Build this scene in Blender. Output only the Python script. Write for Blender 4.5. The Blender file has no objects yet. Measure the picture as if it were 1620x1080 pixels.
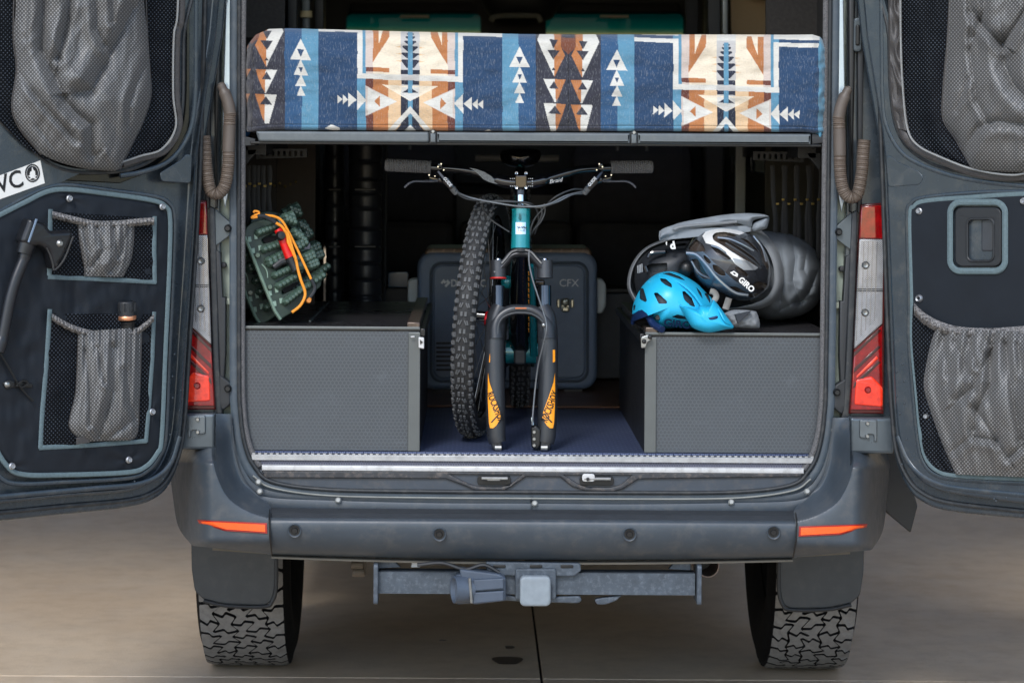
import bpy, bmesh, math, random
import numpy as np
from mathutils import Vector, Matrix, noise
random.seed(7)
rad = math.radians
scn = bpy.context.scene
COL = scn.collection
# ------------------------------------------------------------------ camera
F_PX, CX, CY, D0, ROLL = 3835.0, 750.0, 241.0, 6.5, rad(0.35)
CAM = Vector((-0.16, -D0, 1.57))
cd = bpy.data.cameras.new('camera'); cam = bpy.data.objects.new('camera', cd); COL.objects.link(cam)
cam.location = CAM; cam.rotation_euler = (rad(90), 0, 0)
cam.rotation_euler = (Matrix.Rotation(rad(90), 3, 'X') @ Matrix.Rotation(ROLL, 3, 'Z')).to_euler()
cd.sensor_width = 36; cd.lens = F_PX / 1620 * 36
cd.shift_x = (810 - CX) / 1620; cd.shift_y = -(540 - CY) / 1620
cd.clip_start = 0.1; cd.clip_end = 500
cd.dof.use_dof = True; cd.dof.focus_distance = 6.55; cd.dof.aperture_fstop = 4.5
scn.camera = cam
# ------------------------------------------------------------------ world, sun, exposure
SUN_EL, SUN_AZ = rad(42), rad(196)          # azimuth measured from +Y, clockwise seen from above
w = bpy.data.worlds.new('World'); scn.world = w; w.use_nodes = True
nt = w.node_tree; bg = nt.nodes['Background']
sky = nt.nodes.new('ShaderNodeTexSky'); sky.sky_type = 'NISHITA'; sky.sun_disc = False
sky.sun_elevation = SUN_EL; sky.sun_rotation = SUN_AZ; sky.dust_density = 0.8; sky.air_density = 1.0
nt.links.new(sky.outputs[0], bg.inputs[0]); bg.inputs[1].default_value = 0.14
sd = bpy.data.lights.new('sun', 'SUN'); sun = bpy.data.objects.new('sun', sd); COL.objects.link(sun)
sd.energy = 1.15; sd.angle = rad(13); sd.color = (1.0, 0.985, 0.96)
sun.location = (0, -8, 9)
_d = Vector((math.sin(SUN_AZ) * math.cos(SUN_EL), math.cos(SUN_AZ) * math.cos(SUN_EL), math.sin(SUN_EL)))
sun.rotation_euler = _d.to_track_quat('Z', 'Y').to_euler()
vs = scn.view_settings; vs.view_transform = 'Standard'; vs.look = 'None'; vs.exposure = 0.95; vs.gamma = 1.0
# ------------------------------------------------------------------ projection helpers
CR, SR = math.cos(ROLL), math.sin(ROLL)
def ray(px, py):
    a, b = px - CX, py - CY
    a2 = a * CR + b * SR; b2 = -a * SR + b * CR
    return Vector((a2 / F_PX, 1.0, -b2 / F_PX))
def P(px, py, Y=0.0):
    return CAM + ray(px, py) * (D0 + Y)
class Plane:
    def __init__(s, o, ux, uz=(0, 0, 1)):
        s.o = Vector(o); s.ux = Vector(ux).normalized(); s.uz = Vector(uz).normalized(); s.n = s.ux.cross(s.uz).normalized()
    def uv(s, px, py, d=0.0):
        r = ray(px, py); o = s.o + s.n * d
        p = CAM + r * ((o - CAM).dot(s.n) / r.dot(s.n))
        q = p - s.o
        return (q.dot(s.ux), q.dot(s.uz))
    def w(s, u, v, d=0.0): return s.o + s.ux * u + s.uz * v + s.n * d
    def pw(s, px, py, d=0.0):
        u, v = s.uv(px, py, d); return s.w(u, v, d)
def flat(Y, x=0.0, z=0.0): return Plane((x, Y, z), (1, 0, 0))
REAR = flat(0.0)
# ------------------------------------------------------------------ objects
WO = {}
def setp(o, label=None, cat=None, group=None, kind=None):
    if label: o['label'] = label
    if cat: o['category'] = cat
    if group: o['group'] = group
    if kind: o['kind'] = kind
    return o
def empty(name, loc, label, cat, group=None):
    o = bpy.data.objects.new(name, None); COL.objects.link(o); o.location = loc; o.empty_display_size = 0.05
    WO[o.name] = Vector(loc); return setp(o, label, cat, group)
def mk(name, geo, mat, parent=None, uv=None, smooth=True, ang=35, label=None, cat=None, group=None, kind=None, cols=None, merge=True, origin=None, midx=None):
    V, F = geo[0], geo[1]
    A = np.array([tuple(v) for v in V], dtype=float)
    c = (A.min(0) + A.max(0)) / 2 if origin is None else np.array(origin)
    me = bpy.data.meshes.new(name)
    me.from_pydata((A - c).tolist(), [], [tuple(f) for f in F])
    if True:
        pl = uv or REAR
        u = (A - np.array(pl.o)) @ np.array(pl.ux); v = (A - np.array(pl.o)) @ np.array(pl.uz)
        if len(geo) > 2 and geo[2] is not None and uv is not None:
            G = np.array(geo[2], float); u[:len(G)] = G[:, 0]; v[:len(G)] = G[:, 1]
        lay = me.uv_layers.new(name='UVMap')
        li = np.zeros(len(me.loops), dtype=np.int32); me.loops.foreach_get('vertex_index', li)
        lay.data.foreach_set('uv', np.stack([u[li], v[li]], 1).astype(np.float32).ravel())
    if cols is not None:
        ca = me.color_attributes.new('Col', 'FLOAT_COLOR', 'POINT')
        c4 = np.ones((len(A), 4), dtype=np.float32); c4[:, :3] = cols
        ca.data.foreach_set('color', c4.ravel())
    if merge and cols is None and len(A) < 60000:
        bm = bmesh.new(); bm.from_mesh(me); bmesh.ops.remove_doubles(bm, verts=bm.verts, dist=1e-5)
        bmesh.ops.recalc_face_normals(bm, faces=bm.faces); bm.to_mesh(me); bm.free()
    if smooth:
        me.shade_smooth()
        if ang: me.set_sharp_from_angle(angle=rad(ang))
        if ang and len(me.polygons) < 3000:
            ar = np.zeros(len(me.polygons)); me.polygons.foreach_get('area', ar); sm = np.ones(len(ar), bool)
            med = np.median(ar); sm[(ar > max(3e-5, med * 6))] = False; me.polygons.foreach_set('use_smooth', sm)
    if isinstance(mat, (list, tuple)):
        for m in mat: me.materials.append(m)
    else: me.materials.append(mat)
    if midx is not None: me.polygons.foreach_set('material_index', np.array(midx, dtype=np.int32))
    o = bpy.data.objects.new(name, me); COL.objects.link(o)
    WO[o.name] = Vector(c)
    o.location = Vector(c)
    if parent is not None:
        o.parent = parent; o.location = Vector(c) - WO[parent.name]
    return setp(o, label, cat, group, kind)
def inst(src, loc, parent=None, name=None):
    o = src.copy(); COL.objects.link(o); WO[o.name] = Vector(loc)
    if parent is not None: o.parent = parent; o.location = Vector(loc) - WO[parent.name]
    else: o.location = Vector(loc)
    return o
def join(*gs):
    V = []; F = []
    for g in gs:
        n = len(V); V += list(g[0]); F += [tuple(i + n for i in f) for f in g[1]]
    return V, F
def folds(lines):
    segs = []
    for pts, w_, A_ in lines:
        for a, b in zip(pts, pts[1:]): segs.append((a[0], a[1], b[0] - a[0], b[1] - a[1], w_, A_, id(pts)))
    keys = list(dict.fromkeys(s_[6] for s_ in segs))
    def f(x, y):
        tot = 0
        best = {}
        for ax_, ay_, dx, dy, w_, A_, k_ in segs:
            l2 = dx * dx + dy * dy; t = ((x - ax_) * dx + (y - ay_) * dy) / l2
            t = 0 if t < 0 else (1 if t > 1 else t)
            ex, ey = x - ax_ - t * dx, y - ay_ - t * dy; q = math.sqrt(ex * ex + ey * ey)
            if k_ not in best or q < best[k_][0]: best[k_] = (q, w_, A_, ex * dy - ey * dx)
        for q, w_, A_, sg in best.values():
            u = q / w_
            if u < 5: tot += -1.1 * A_ * math.exp(-1.3 * u) + (.0 if sg > 0 else .5) * A_ * math.exp(-((u - 1.8) / 1.1) ** 2)
        return tot
    return f
def xf(g, M): return [M @ Vector(v) for v in g[0]], g[1]
def mirror(g): return [Vector((-v[0], v[1], v[2])) for v in g[0]], [tuple(reversed(f)) for f in g[1]]
def cr(pts, n=8, closed=False):
    """Catmull-Rom through points of any dimension"""
    P_ = [np.array(p, dtype=float) for p in pts]; m = len(P_); out = []
    rng = range(m if closed else m - 1)
    for i in rng:
        p1, p2 = P_[i], P_[(i + 1) % m]
        p0 = P_[i - 1] if (closed or i > 0) else 2 * p1 - p2
        p3 = P_[(i + 2) % m] if (closed or i + 2 < m) else 2 * p2 - p1
        for k in range(n):
            t = k / n
            out.append(0.5 * (2 * p1 + (p2 - p0) * t + (2 * p0 - 5 * p1 + 4 * p2 - p3) * t * t + (3 * p1 - p0 - 3 * p2 + p3) * t ** 3))
    if not closed: out.append(P_[-1])
    return [tuple(p) for p in out]
def rrect(x0, y0, x1, y1, r, n=5):
    o = []
    for cx, cy, a in ((x1 - r, y1 - r, 0), (x0 + r, y1 - r, 90), (x0 + r, y0 + r, 180), (x1 - r, y0 + r, 270)):
        for k in range(n + 1):
            t = rad(a + 90 * k / n); o.append((cx + r * math.cos(t), cy + r * math.sin(t)))
    return o
def rpoly(pts, r, n=4):
    """round the corners of a polygon (any units)"""
    o = []; m = len(pts)
    for i in range(m):
        p = np.array(pts[i], float); a = np.array(pts[i - 1], float) - p; b = np.array(pts[(i + 1) % m], float) - p
        la, lb = np.linalg.norm(a), np.linalg.norm(b); rr = min(r, la * .45, lb * .45)
        A = p + a / la * rr; B = p + b / lb * rr
        for k in range(n + 1):
            t = k / n; o.append(tuple((1 - t) ** 2 * A + 2 * t * (1 - t) * p + t * t * B))
    return o
def plate(pl, outer, holes=(), d=0.0, t=0.01, bev=0.002, px=True, seg=2):
    """flat shape on a plane: front face at distance d toward the viewer, thickness t, rounded front edges"""
    cu = bpy.data.curves.new('c', 'CURVE'); cu.dimensions = '2D'; cu.fill_mode = 'BOTH'
    bev = min(bev, t * .49)
    cu.extrude = max(t / 2 - bev, 0); cu.bevel_depth = bev; cu.bevel_resolution = seg; cu.offset = -bev
    for pts in [outer] + list(holes):
        q = [pl.uv(a, b, d) for a, b in pts] if px else pts
        s = cu.splines.new('POLY'); s.points.add(len(q) - 1)
        for p, c in zip(s.points, q): p.co = (c[0], c[1], 0, 1)
        s.use_cyclic_u = True
    o = bpy.data.objects.new('o', cu); me = o.to_mesh()
    V = [pl.w(v.co.x, v.co.y, v.co.z + d - t / 2) for v in me.vertices]
    F = [tuple(p.vertices) for p in me.polygons]
    o.to_mesh_clear(); bpy.data.objects.remove(o); bpy.data.curves.remove(cu)
    return V, F
def text(pl, s, px, py, size_px, d=0.0, ang=0.0, ext=0.0006, shear=0.0, xs=1.0, bold=0.0, align='LEFT', px_units=True, spacing=1.0):
    u, v = pl.uv(px, py, d)
    sz = size_px * (Vector(pl.pw(px, py, d)) - pl.pw(px, py + 1, d)).length if px_units else size_px
    cu = bpy.data.curves.new('t', 'FONT'); cu.body = s; cu.size = sz * 1.38; cu.extrude = ext; cu.shear = shear; cu.offset = bold * sz
    cu.align_x = align; cu.space_character = spacing; cu.resolution_u = 3
    o = bpy.data.objects.new('o', cu); me = o.to_mesh(); a = rad(ang); V = []
    for q in me.vertices:
        x, y = q.co.x * xs, q.co.y
        V.append(pl.w(u + x * math.cos(a) - y * math.sin(a), v + x * math.sin(a) + y * math.cos(a), d + q.co.z))
    F = [tuple(p.vertices) for p in me.polygons]
    o.to_mesh_clear(); bpy.data.objects.remove(o); bpy.data.curves.remove(cu)
    return V, F
def tube(pts, r, seg=8, closed=False, sq=None, up=None, cap=True):
    """swept tube; r number or list; sq=(a,b) scales along up and side"""
    p = [Vector(x) for x in pts]; n = len(p); R = r if isinstance(r, (list, tuple)) else [r] * n
    V = []; F = []; N = None; a, b = sq or (1, 1)
    for i in range(n):
        if closed: T = (p[(i + 1) % n] - p[i - 1])
        else: T = p[min(i + 1, n - 1)] - p[max(i - 1, 0)]
        T.normalize()
        if up is not None:
            N = Vector(up) - T * T.dot(Vector(up)); N.normalize()
        elif N is None:
            h = Vector((0, 0, 1)) if abs(T.z) < .9 else Vector((0, 1, 0))
            N = (h - T * T.dot(h)).normalized()
        else:
            N = (N - T * T.dot(N)).normalized()
        B = T.cross(N)
        for k in range(seg):
            t = 2 * math.pi * k / seg
            V.append(p[i] + N * (math.cos(t) * R[i] * a) + B * (math.sin(t) * R[i] * b))
    for i in range(n if closed else n - 1):
        j = (i + 1) % n
        for k in range(seg):
            l = (k + 1) % seg
            F.append((i * seg + k, i * seg + l, j * seg + l, j * seg + k))
    if not closed and cap:
        F.append(tuple(range(seg - 1, -1, -1))); F.append(tuple((n - 1) * seg + k for k in range(seg)))
    return V, F
def cyl(p0, p1, r0, r1=None, seg=16): return tube([p0, p1], [r0, r0 if r1 is None else r1], seg)
def lathe(prof, o, ax, seg=32, a0=0, a1=360):
    """prof list of (radius, along axis)"""
    ax = Vector(ax).normalized(); h = Vector((0, 0, 1)) if abs(ax.z) < .9 else Vector((1, 0, 0))
    N = (h - ax * ax.dot(h)).normalized(); B = ax.cross(N); V = []; F = []; n = len(prof); full = a1 - a0 >= 360
    m = seg if full else seg + 1
    for k in range(m):
        t = rad(a0 + (a1 - a0) * k / seg)
        for r, z in prof: V.append(Vector(o) + ax * z + (N * math.cos(t) + B * math.sin(t)) * r)
    for k in range(seg):
        l = (k + 1) % m
        for i in range(n - 1): F.append((k * n + i, l * n + i, l * n + i + 1, k * n + i + 1))
    return V, F
def box(c, s, R=None, bev=0.0):
    bm = bmesh.new(); bmesh.ops.create_cube(bm, size=1)
    for v in bm.verts: v.co = Vector((v.co.x * s[0], v.co.y * s[1], v.co.z * s[2]))
    if bev > 0: bmesh.ops.bevel(bm, geom=list(bm.edges) , offset=bev, segments=2, affect='EDGES', profile=.5)
    M = Matrix.Translation(Vector(c)) @ (R.to_4x4() if R is not None else Matrix.Identity(4))
    V = [M @ v.co for v in bm.verts]; bm.verts.index_update(); F = [tuple(v.index for v in f.verts) for f in bm.faces]; bm.free()
    return V, F
def sph(c, r, s=(1, 1, 1), seg=12, ring=8, R=None):
    V = []; F = []
    for i in range(ring + 1):
        p = math.pi * i / ring
        for k in range(seg):
            t = 2 * math.pi * k / seg
            q = Vector((math.sin(p) * math.cos(t) * r * s[0], math.sin(p) * math.sin(t) * r * s[1], math.cos(p) * r * s[2]))
            if R is not None: q = R @ q
            V.append(Vector(c) + q)
    for i in range(ring):
        for k in range(seg):
            l = (k + 1) % seg; F.append((i * seg + k, (i + 1) * seg + k, (i + 1) * seg + l, i * seg + l))
    return V, F
def resample(pts, n):
    q = np.array(pts, float); dl = np.r_[0, np.cumsum(np.linalg.norm(np.diff(q, axis=0), axis=1))]
    t = np.linspace(0, dl[-1], n); return np.stack([np.interp(t, dl, q[:, k]) for k in range(q.shape[1])], 1)
def patch(L, R, fn, rows=60, cols=60, pl=None, thick=0.0, smooth_edges=True, xy=False):
    """cloth-like grid between a left and a right pixel curve; fn(s,t,u,v)-> distance toward the viewer from plane pl"""
    pl = pl or REAR
    Ls = resample(cr(L, 6) if smooth_edges else L, rows + 1); Rs = resample(cr(R, 6) if smooth_edges else R, rows + 1)
    V = []; UV = []
    for i in range(rows + 1):
        t = i / rows
        for j in range(cols + 1):
            s = j / cols; q = Ls[i] * (1 - s) + Rs[i] * s
            V.append(pl.pw(q[0], q[1], fn(s, t, q[0], q[1]) if xy else fn(s, t))); UV.append(pl.uv(q[0], q[1], 0))
    F = [(i * (cols + 1) + j, (i + 1) * (cols + 1) + j, (i + 1) * (cols + 1) + j + 1, i * (cols + 1) + j + 1) for i in range(rows) for j in range(cols)]
    if thick:
        n = len(V); V += [v - pl.n * thick for v in V]
        c1 = cols + 1
        ring = [j for j in range(c1)] + [i * c1 + cols for i in range(1, rows + 1)] + [rows * c1 + j for j in range(cols - 1, -1, -1)] + [i * c1 for i in range(rows - 1, 0, -1)]
        for a, b in zip(ring, ring[1:] + ring[:1]): F.append((a, b, b + n, a + n))
    return V, F, UV
def inpoly(X, Y, poly):
    r = np.zeros(X.shape, bool); n = len(poly)
    for i in range(n):
        x1, y1 = poly[i]; x2, y2 = poly[(i + 1) % n]
        if y1 == y2: continue
        c = ((y1 > Y) != (y2 > Y)) & (X < (x2 - x1) * (Y - y1) / (y2 - y1) + x1)
        r ^= c
    return r
def puff(outline, center, H, pl, base=0.0, fn=None, rings=60, n=240, p=2.2, back=0.4, vents=(), vd=0.012, colfn=None, smooth=True):
    """inflated star-shaped body: outline in pixels, height H toward the viewer; vents are pushed in by vd"""
    O = np.array(resample(cr(outline + [outline[0]], 8) if smooth else outline + [outline[0]], n + 1))[:-1]
    c = np.array(center, float); V = []; UV = []
    rr = np.sin(np.linspace(0, 1, rings + 1) * math.pi / 2)
    Q = c[None, None, :] + (O - c)[None, :, :] * rr[:, None, None]
    hid = np.zeros(Q.shape[:2], bool)
    for vp in vents: hid |= inpoly(Q[..., 0], Q[..., 1], vp)
    for i in range(rings + 1):
        h = H * (1 - rr[i] ** p) ** (1 / 2)
        for k in range(n):
            x, y = Q[i, k]; d = base + h + (fn(x, y, rr[i]) if fn else 0) - (vd if hid[i, k] and i < rings else 0)
            V.append(pl.pw(x, y, d)); UV.append(pl.uv(x, y, 0))
    F = [(i * n + k, (i + 1) * n + k, (i + 1) * n + (k + 1) % n, i * n + (k + 1) % n) for i in range(rings) for k in range(n)]
    nb = len(V); hb = H * back; M = 8
    edge = (rings) * n
    for i in range(1, M + 1):
        r = math.cos(i / M * math.pi / 2)
        for k in range(n):
            q = c + (O[k] - c) * r; V.append(Vector(V[edge + k]) * 0 + pl.w(*pl.uv(q[0], q[1], base), base - hb * math.sin(i / M * math.pi / 2)))
        a = edge if i == 1 else nb + (i - 2) * n; b = nb + (i - 1) * n
        F += [(a + k, b + k, b + (k + 1) % n, a + (k + 1) % n) for k in range(n)]
    cols = None
    if colfn is not None:
        cols = np.zeros((len(V), 3)); cc = colfn(Q[..., 0], Q[..., 1], hid); cols[:nb] = cc.reshape(-1, 3); cols[nb:] = cols[edge]
    return (V, F, UV), cols
# ------------------------------------------------------------------ materials
def S(r, g, b):
    f = lambda c: (c / 255 / 12.92) if c / 255 <= .04045 else ((c / 255 + .055) / 1.055) ** 2.4
    return (f(r), f(g), f(b))
MC = {}
class NT:
    def __init__(s, name):
        s.m = bpy.data.materials.new(name); s.m.use_nodes = True; s.t = s.m.node_tree; s.b = s.t.nodes['Principled BSDF']
    def n(s, k, **kw):
        q = s.t.nodes.new(k)
        for a, b in kw.items(): setattr(q, a, b)
        return q
    def l(s, a, b): s.t.links.new(a, b)
    def math(s, op, a, b=None, c=None):
        q = s.n('ShaderNodeMath', operation=op)
        for i, x in enumerate((a, b, c)):
            if x is None: continue
            if isinstance(x, (int, float)): q.inputs[i].default_value = x
            else: s.l(x, q.inputs[i])
        return q.outputs[0]
    def vm(s, op, a, b=None, out=0):
        q = s.n('ShaderNodeVectorMath', operation=op)
        for i, x in enumerate((a, b)):
            if x is None: continue
            if isinstance(x, tuple): q.inputs[i].default_value = x
            else: s.l(x, q.inputs[i])
        return q.outputs[out]
    def co(s, kind='Object', scale=(1, 1, 1), rot=(0, 0, 0)):
        t = s.n('ShaderNodeTexCoord'); m = s.n('ShaderNodeMapping'); m.inputs['Scale'].default_value = scale; m.inputs['Rotation'].default_value = rot
        s.l(t.outputs[kind], m.inputs[0]); return m.outputs[0]
    def noise(s, vec, scale, detail=3, rough=.55):
        q = s.n('ShaderNodeTexNoise'); s.l(vec, q.inputs['Vector']); q.inputs['Scale'].default_value = scale; q.inputs['Detail'].default_value = detail; q.inputs['Roughness'].default_value = rough
        return q.outputs[0]
    def ramp(s, f, stops):
        q = s.n('ShaderNodeValToRGB'); s.l(f, q.inputs[0]); e = q.color_ramp.elements
        while len(e) < len(stops): e.new(.5)
        for x, (p, c) in zip(e, stops): x.position = p; x.color = (*c, 1) if isinstance(c, tuple) else (c, c, c, 1)
        return q.outputs[0]
    def mix(s, f, a, b):
        q = s.n('ShaderNodeMix', data_type='RGBA')
        for i, x in ((0, f), (6, a), (7, b)):
            if isinstance(x, tuple): q.inputs[i].default_value = (*x, 1)
            elif isinstance(x, (int, float)): q.inputs[i].default_value = x
            else: s.l(x, q.inputs[i])
        return q.outputs[2]
    def bump(s, h, strength, dist=.001, normal=None):
        q = s.n('ShaderNodeBump'); q.inputs['Strength'].default_value = strength; q.inputs['Distance'].default_value = dist; s.l(h, q.inputs['Height'])
        if normal is not None: s.l(normal, q.inputs['Normal'])
        return q.outputs[0]
    def set(s, col=None, rough=None, metal=None, normal=None, **kw):
        for k, v in (('Base Color', col), ('Roughness', rough), ('Metallic', metal), ('Normal', normal)):
            if v is None: continue
            if isinstance(v, tuple): s.b.inputs[k].default_value = (*v, 1)
            elif isinstance(v, (int, float)): s.b.inputs[k].default_value = v
            else: s.l(v, s.b.inputs[k])
        for k, v in kw.items(): s.b.inputs[k.replace('_', ' ')].default_value = v
def simple(name, col, rough=.5, metal=0., var=.12, vscale=14., bump=0., bscale=300., dirt=None, dirt_amt=.3, coat=0., rvar=.08, **kw):
    if name in MC: return MC[name]
    k = NT(name); v = k.co()
    n1 = k.noise(v, vscale, 4, .6)
    c = k.mix(k.ramp(n1, [(.3, 0.), (.7, 1.)]), tuple(x * (1 - var) for x in col), tuple(min(1, x * (1 + var)) for x in col))
    if dirt:
        n2 = k.noise(v, vscale * 2.3, 6, .7)
        m = k.ramp(n2, [(.5, 0.), (.72, 1.)])
        c = k.mix(k.math('MULTIPLY', m, dirt_amt), c, dirt)
    r = k.math('ADD', k.math('MULTIPLY', k.noise(v, vscale * 3, 3), rvar * 2), rough - rvar)
    nm = k.bump(k.noise(v, bscale, 2), bump, .0006) if bump else None
    k.set(c, r, metal, nm, Coat_Weight=coat, **kw)
    MC[name] = k.m; return k.m
def hexpat(k, vec, scale):
    """distance to cell edge of a hexagon tiling, 0.5 at the edge"""
    p = k.vm('ADD', k.vm('MULTIPLY', vec, (scale, scale, 0)), (500., 500. * 1.7320508, 0))
    r = (1., 1.7320508, 1.); h = (.5, .8660254, 0)
    a = k.vm('SUBTRACT', k.vm('MODULO', p, r), h); b = k.vm('SUBTRACT', k.vm('MODULO', k.vm('SUBTRACT', p, h), r), h)
    a = k.vm('MULTIPLY', a, (1, 1, 0)); b = k.vm('MULTIPLY', b, (1, 1, 0))
    f = k.math('LESS_THAN', k.vm('DOT_PRODUCT', b, b, 1), k.vm('DOT_PRODUCT', a, a, 1))
    q = k.n('ShaderNodeMix', data_type='VECTOR'); k.l(f, q.inputs[0]); k.l(a, q.inputs[4]); k.l(b, q.inputs[5])
    g = k.vm('ABSOLUTE', q.outputs[1])
    s = k.n('ShaderNodeSeparateXYZ'); k.l(g, s.inputs[0])
    return k.math('MAXIMUM', s.outputs[0], k.vm('DOT_PRODUCT', g, (.5, .8660254, 0), 1))
def lattice(k, vec, f):
    """diamond dots, 0..1"""
    s = k.n('ShaderNodeSeparateXYZ'); k.l(vec, s.inputs[0])
    a = k.math('SINE', k.math('MULTIPLY', s.outputs[0], f * 1.3)); b = k.math('SINE', k.math('MULTIPLY', s.outputs[1], f * 1.3))
    return k.math('ADD', k.math('MULTIPLY', k.math('MULTIPLY', a, b), .5), .5)
def m_hexboard(name, c0, c1, sc, rough=.5, bump=.25):
    if name in MC: return MC[name]
    k = NT(name); u = k.co('UV'); e = hexpat(k, u, sc)
    line = k.math('MULTIPLY', k.ramp(e, [(.38, 0.), (.44, 1.), (.5, .4)]), 1.0)
    wear = k.noise(k.co('Object'), 3., 5, .65)
    c = k.mix(line, c0, c1); c = k.mix(k.math('MULTIPLY', k.ramp(wear, [(.45, 0.), (.75, 1.)]), .4), c, tuple(x * 1.6 for x in c0))
    scf = k.noise(k.co('Object', (1, 1, 3.), (0, .5, 0)), 9., 6, .8); c = k.mix(k.math('MULTIPLY', k.ramp(scf, [(.56, 0.), (.66, 1.)]), .35), c, tuple(x * 1.9 for x in c0))
    k.set(c, k.math('ADD', k.math('MULTIPLY', wear, .25), rough - .12), 0, k.bump(line, bump, .0008)); MC[name] = k.m; return k.m
def m_pocket(name='pocket_fabric', sc=480., c0=S(66, 66, 66), c1=S(146, 147, 148)):
    if name in MC: return MC[name]
    k = NT(name); u = k.co('UV'); f = lattice(k, u, sc)
    dots = k.ramp(f, [(.55, 0.), (.8, 1.)])
    c = k.mix(dots, c0, c1); c = k.mix(k.math('MULTIPLY', k.noise(k.co(), 30., 3), .2), c, S(105, 106, 108))
    k.set(c, .46, 0, k.bump(dots, .12, .0004), Sheen_Weight=.1, Specular_IOR_Level=.35); MC[name] = k.m; return k.m
def m_net(name='net_fabric', sc=430.):
    if name in MC: return MC[name]
    k = NT(name); u = k.co('UV'); s_ = k.co('UV', (1, 1, 1), (0, 0, .35))
    f = lattice(k, u, sc); g = k.ramp(f, [(.10, 1.), (.3, 0.)]); z = k.noise(k.co(), 18., 3)
    c = k.mix(k.math('MULTIPLY', g, z), S(4, 7, 12), S(92, 100, 112))
    k.b.inputs['Specular IOR Level'].default_value = .15
    k.set(c, .7, 0, k.bump(g, .6, .001)); MC[name] = k.m; return k.m
def m_gather(name='elastic_gather'):
    if name in MC: return MC[name]
    k = NT(name); u = k.co('UV'); n = k.noise(u, 260., 4, .7)
    c = k.ramp(n, [(.38, S(44, 44, 46)), (.5, S(118, 116, 116)), (.66, S(176, 174, 172))])
    k.set(c, .7, 0, k.bump(n, .9, .003)); MC[name] = k.m; return k.m
def m_concrete():
    k = NT('concrete'); gp = k.n('ShaderNodeNewGeometry'); v = gp.outputs['Position']; a = k.noise(v, .7, 5, .6); b = k.noise(v, 9., 6, .7); d = k.noise(v, 120., 3, .6)
    st = k.noise(v, 2.3, 5, .65)
    c = k.ramp(a, [(.3, S(180, 158, 132)), (.7, S(212, 194, 170))])
    c = k.mix(k.math('MULTIPLY', k.ramp(b, [(.45, 0.), (.8, 1.)]), .4), c, S(146, 126, 106))
    c = k.mix(k.math('MULTIPLY', k.ramp(st, [(.45, 0.), (.7, 1.)]), .3), c, S(186, 180, 172))
    pits = k.ramp(k.noise(v, 46., 4, .75), [(.30, 1.), (.36, 0.)]); c = k.mix(k.math('MULTIPLY', pits, .35), c, S(84, 76, 68))
    k.set(c, k.math('ADD', k.math('MULTIPLY', b, .3), .42), 0, k.bump(d, .5, .003)); return k.m
paint = simple('van_paint', S(53, 63, 72), .27, .25, var=.08, vscale=9, rvar=.14, dirt=S(112, 110, 104), dirt_amt=.22, coat=.25, Coat_Roughness=.25)
paint_in = simple('door_paint', S(51, 61, 70), .26, .2, var=.09, vscale=9, rvar=.14, dirt=S(122, 118, 110), dirt_amt=.22, coat=.2, Coat_Roughness=.3)
bumper_m = simple('bumper_plastic', S(57, 66, 75), .40, 0, var=.09, vscale=10, rvar=.12, bump=.3, bscale=420, dirt=S(124, 118, 110), dirt_amt=.2)
dark_pl = simple('dark_plastic', S(34, 37, 41), .5, 0, bump=.15)
blk = simple('black_plastic', S(17, 18, 20), .4, 0)
blk_matte = simple('black_matte', S(16, 16, 18), .8, 0, Specular_IOR_Level=.2)
rubber = simple('seal_rubber', S(38, 42, 46), .55, 0, dirt=S(120, 116, 108), dirt_amt=.25, bump=.2)
rubber_l = simple('flange_rubber', S(66, 77, 87), .5, 0, dirt=S(130, 130, 126), dirt_amt=.2)
fuzzy = simple('seal_textile', S(92, 92, 94), .95, 0, var=.5, vscale=320, bump=.8, bscale=900)
alu = simple('aluminium', S(176, 179, 184), .4, .85, var=.15, vscale=40)
alu_white = simple('sill_aluminium', S(198, 199, 200), .42, .25, var=.08, vscale=20, dirt=S(130, 126, 120), dirt_amt=.5)
steel = simple('steel', S(150, 152, 152), .35, .9, var=.15, vscale=60)
chan_m = simple('channel_paint', S(148, 160, 150), .4, .1, var=.1, vscale=6, dirt=S(90, 96, 92), dirt_amt=.3)
conc = m_concrete()
# ================================================================== SETTING
g0 = mk('ground', box((0, 8, -0.06), (60, 60, 0.1)), simple('joint_dirt', S(40, 36, 33), .9), kind='structure')
def on_ground(px, py, z=0.0):
    r = ray(px, py); t = (z - CAM.z) / r.z; return CAM + r * t
jx = on_ground(850, 1020).x; jy = on_ground(1000, 1074).y
xs = [jx - 12.2 + 6.1 * i for i in range(5)]; ys = [jy - 18.3 + 6.1 * i for i in range(7)]
for i in range(4):
    for j in range(6):
        x0, x1, y0, y1 = xs[i] + .004, xs[i + 1] - .004, ys[j] + .004, ys[j + 1] - .004
        mk('slab', box(((x0 + x1) / 2, (y0 + y1) / 2, -.012), (x1 - x0, y1 - y0, .024), bev=.003), conc, g0, merge=False, smooth=False)
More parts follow.
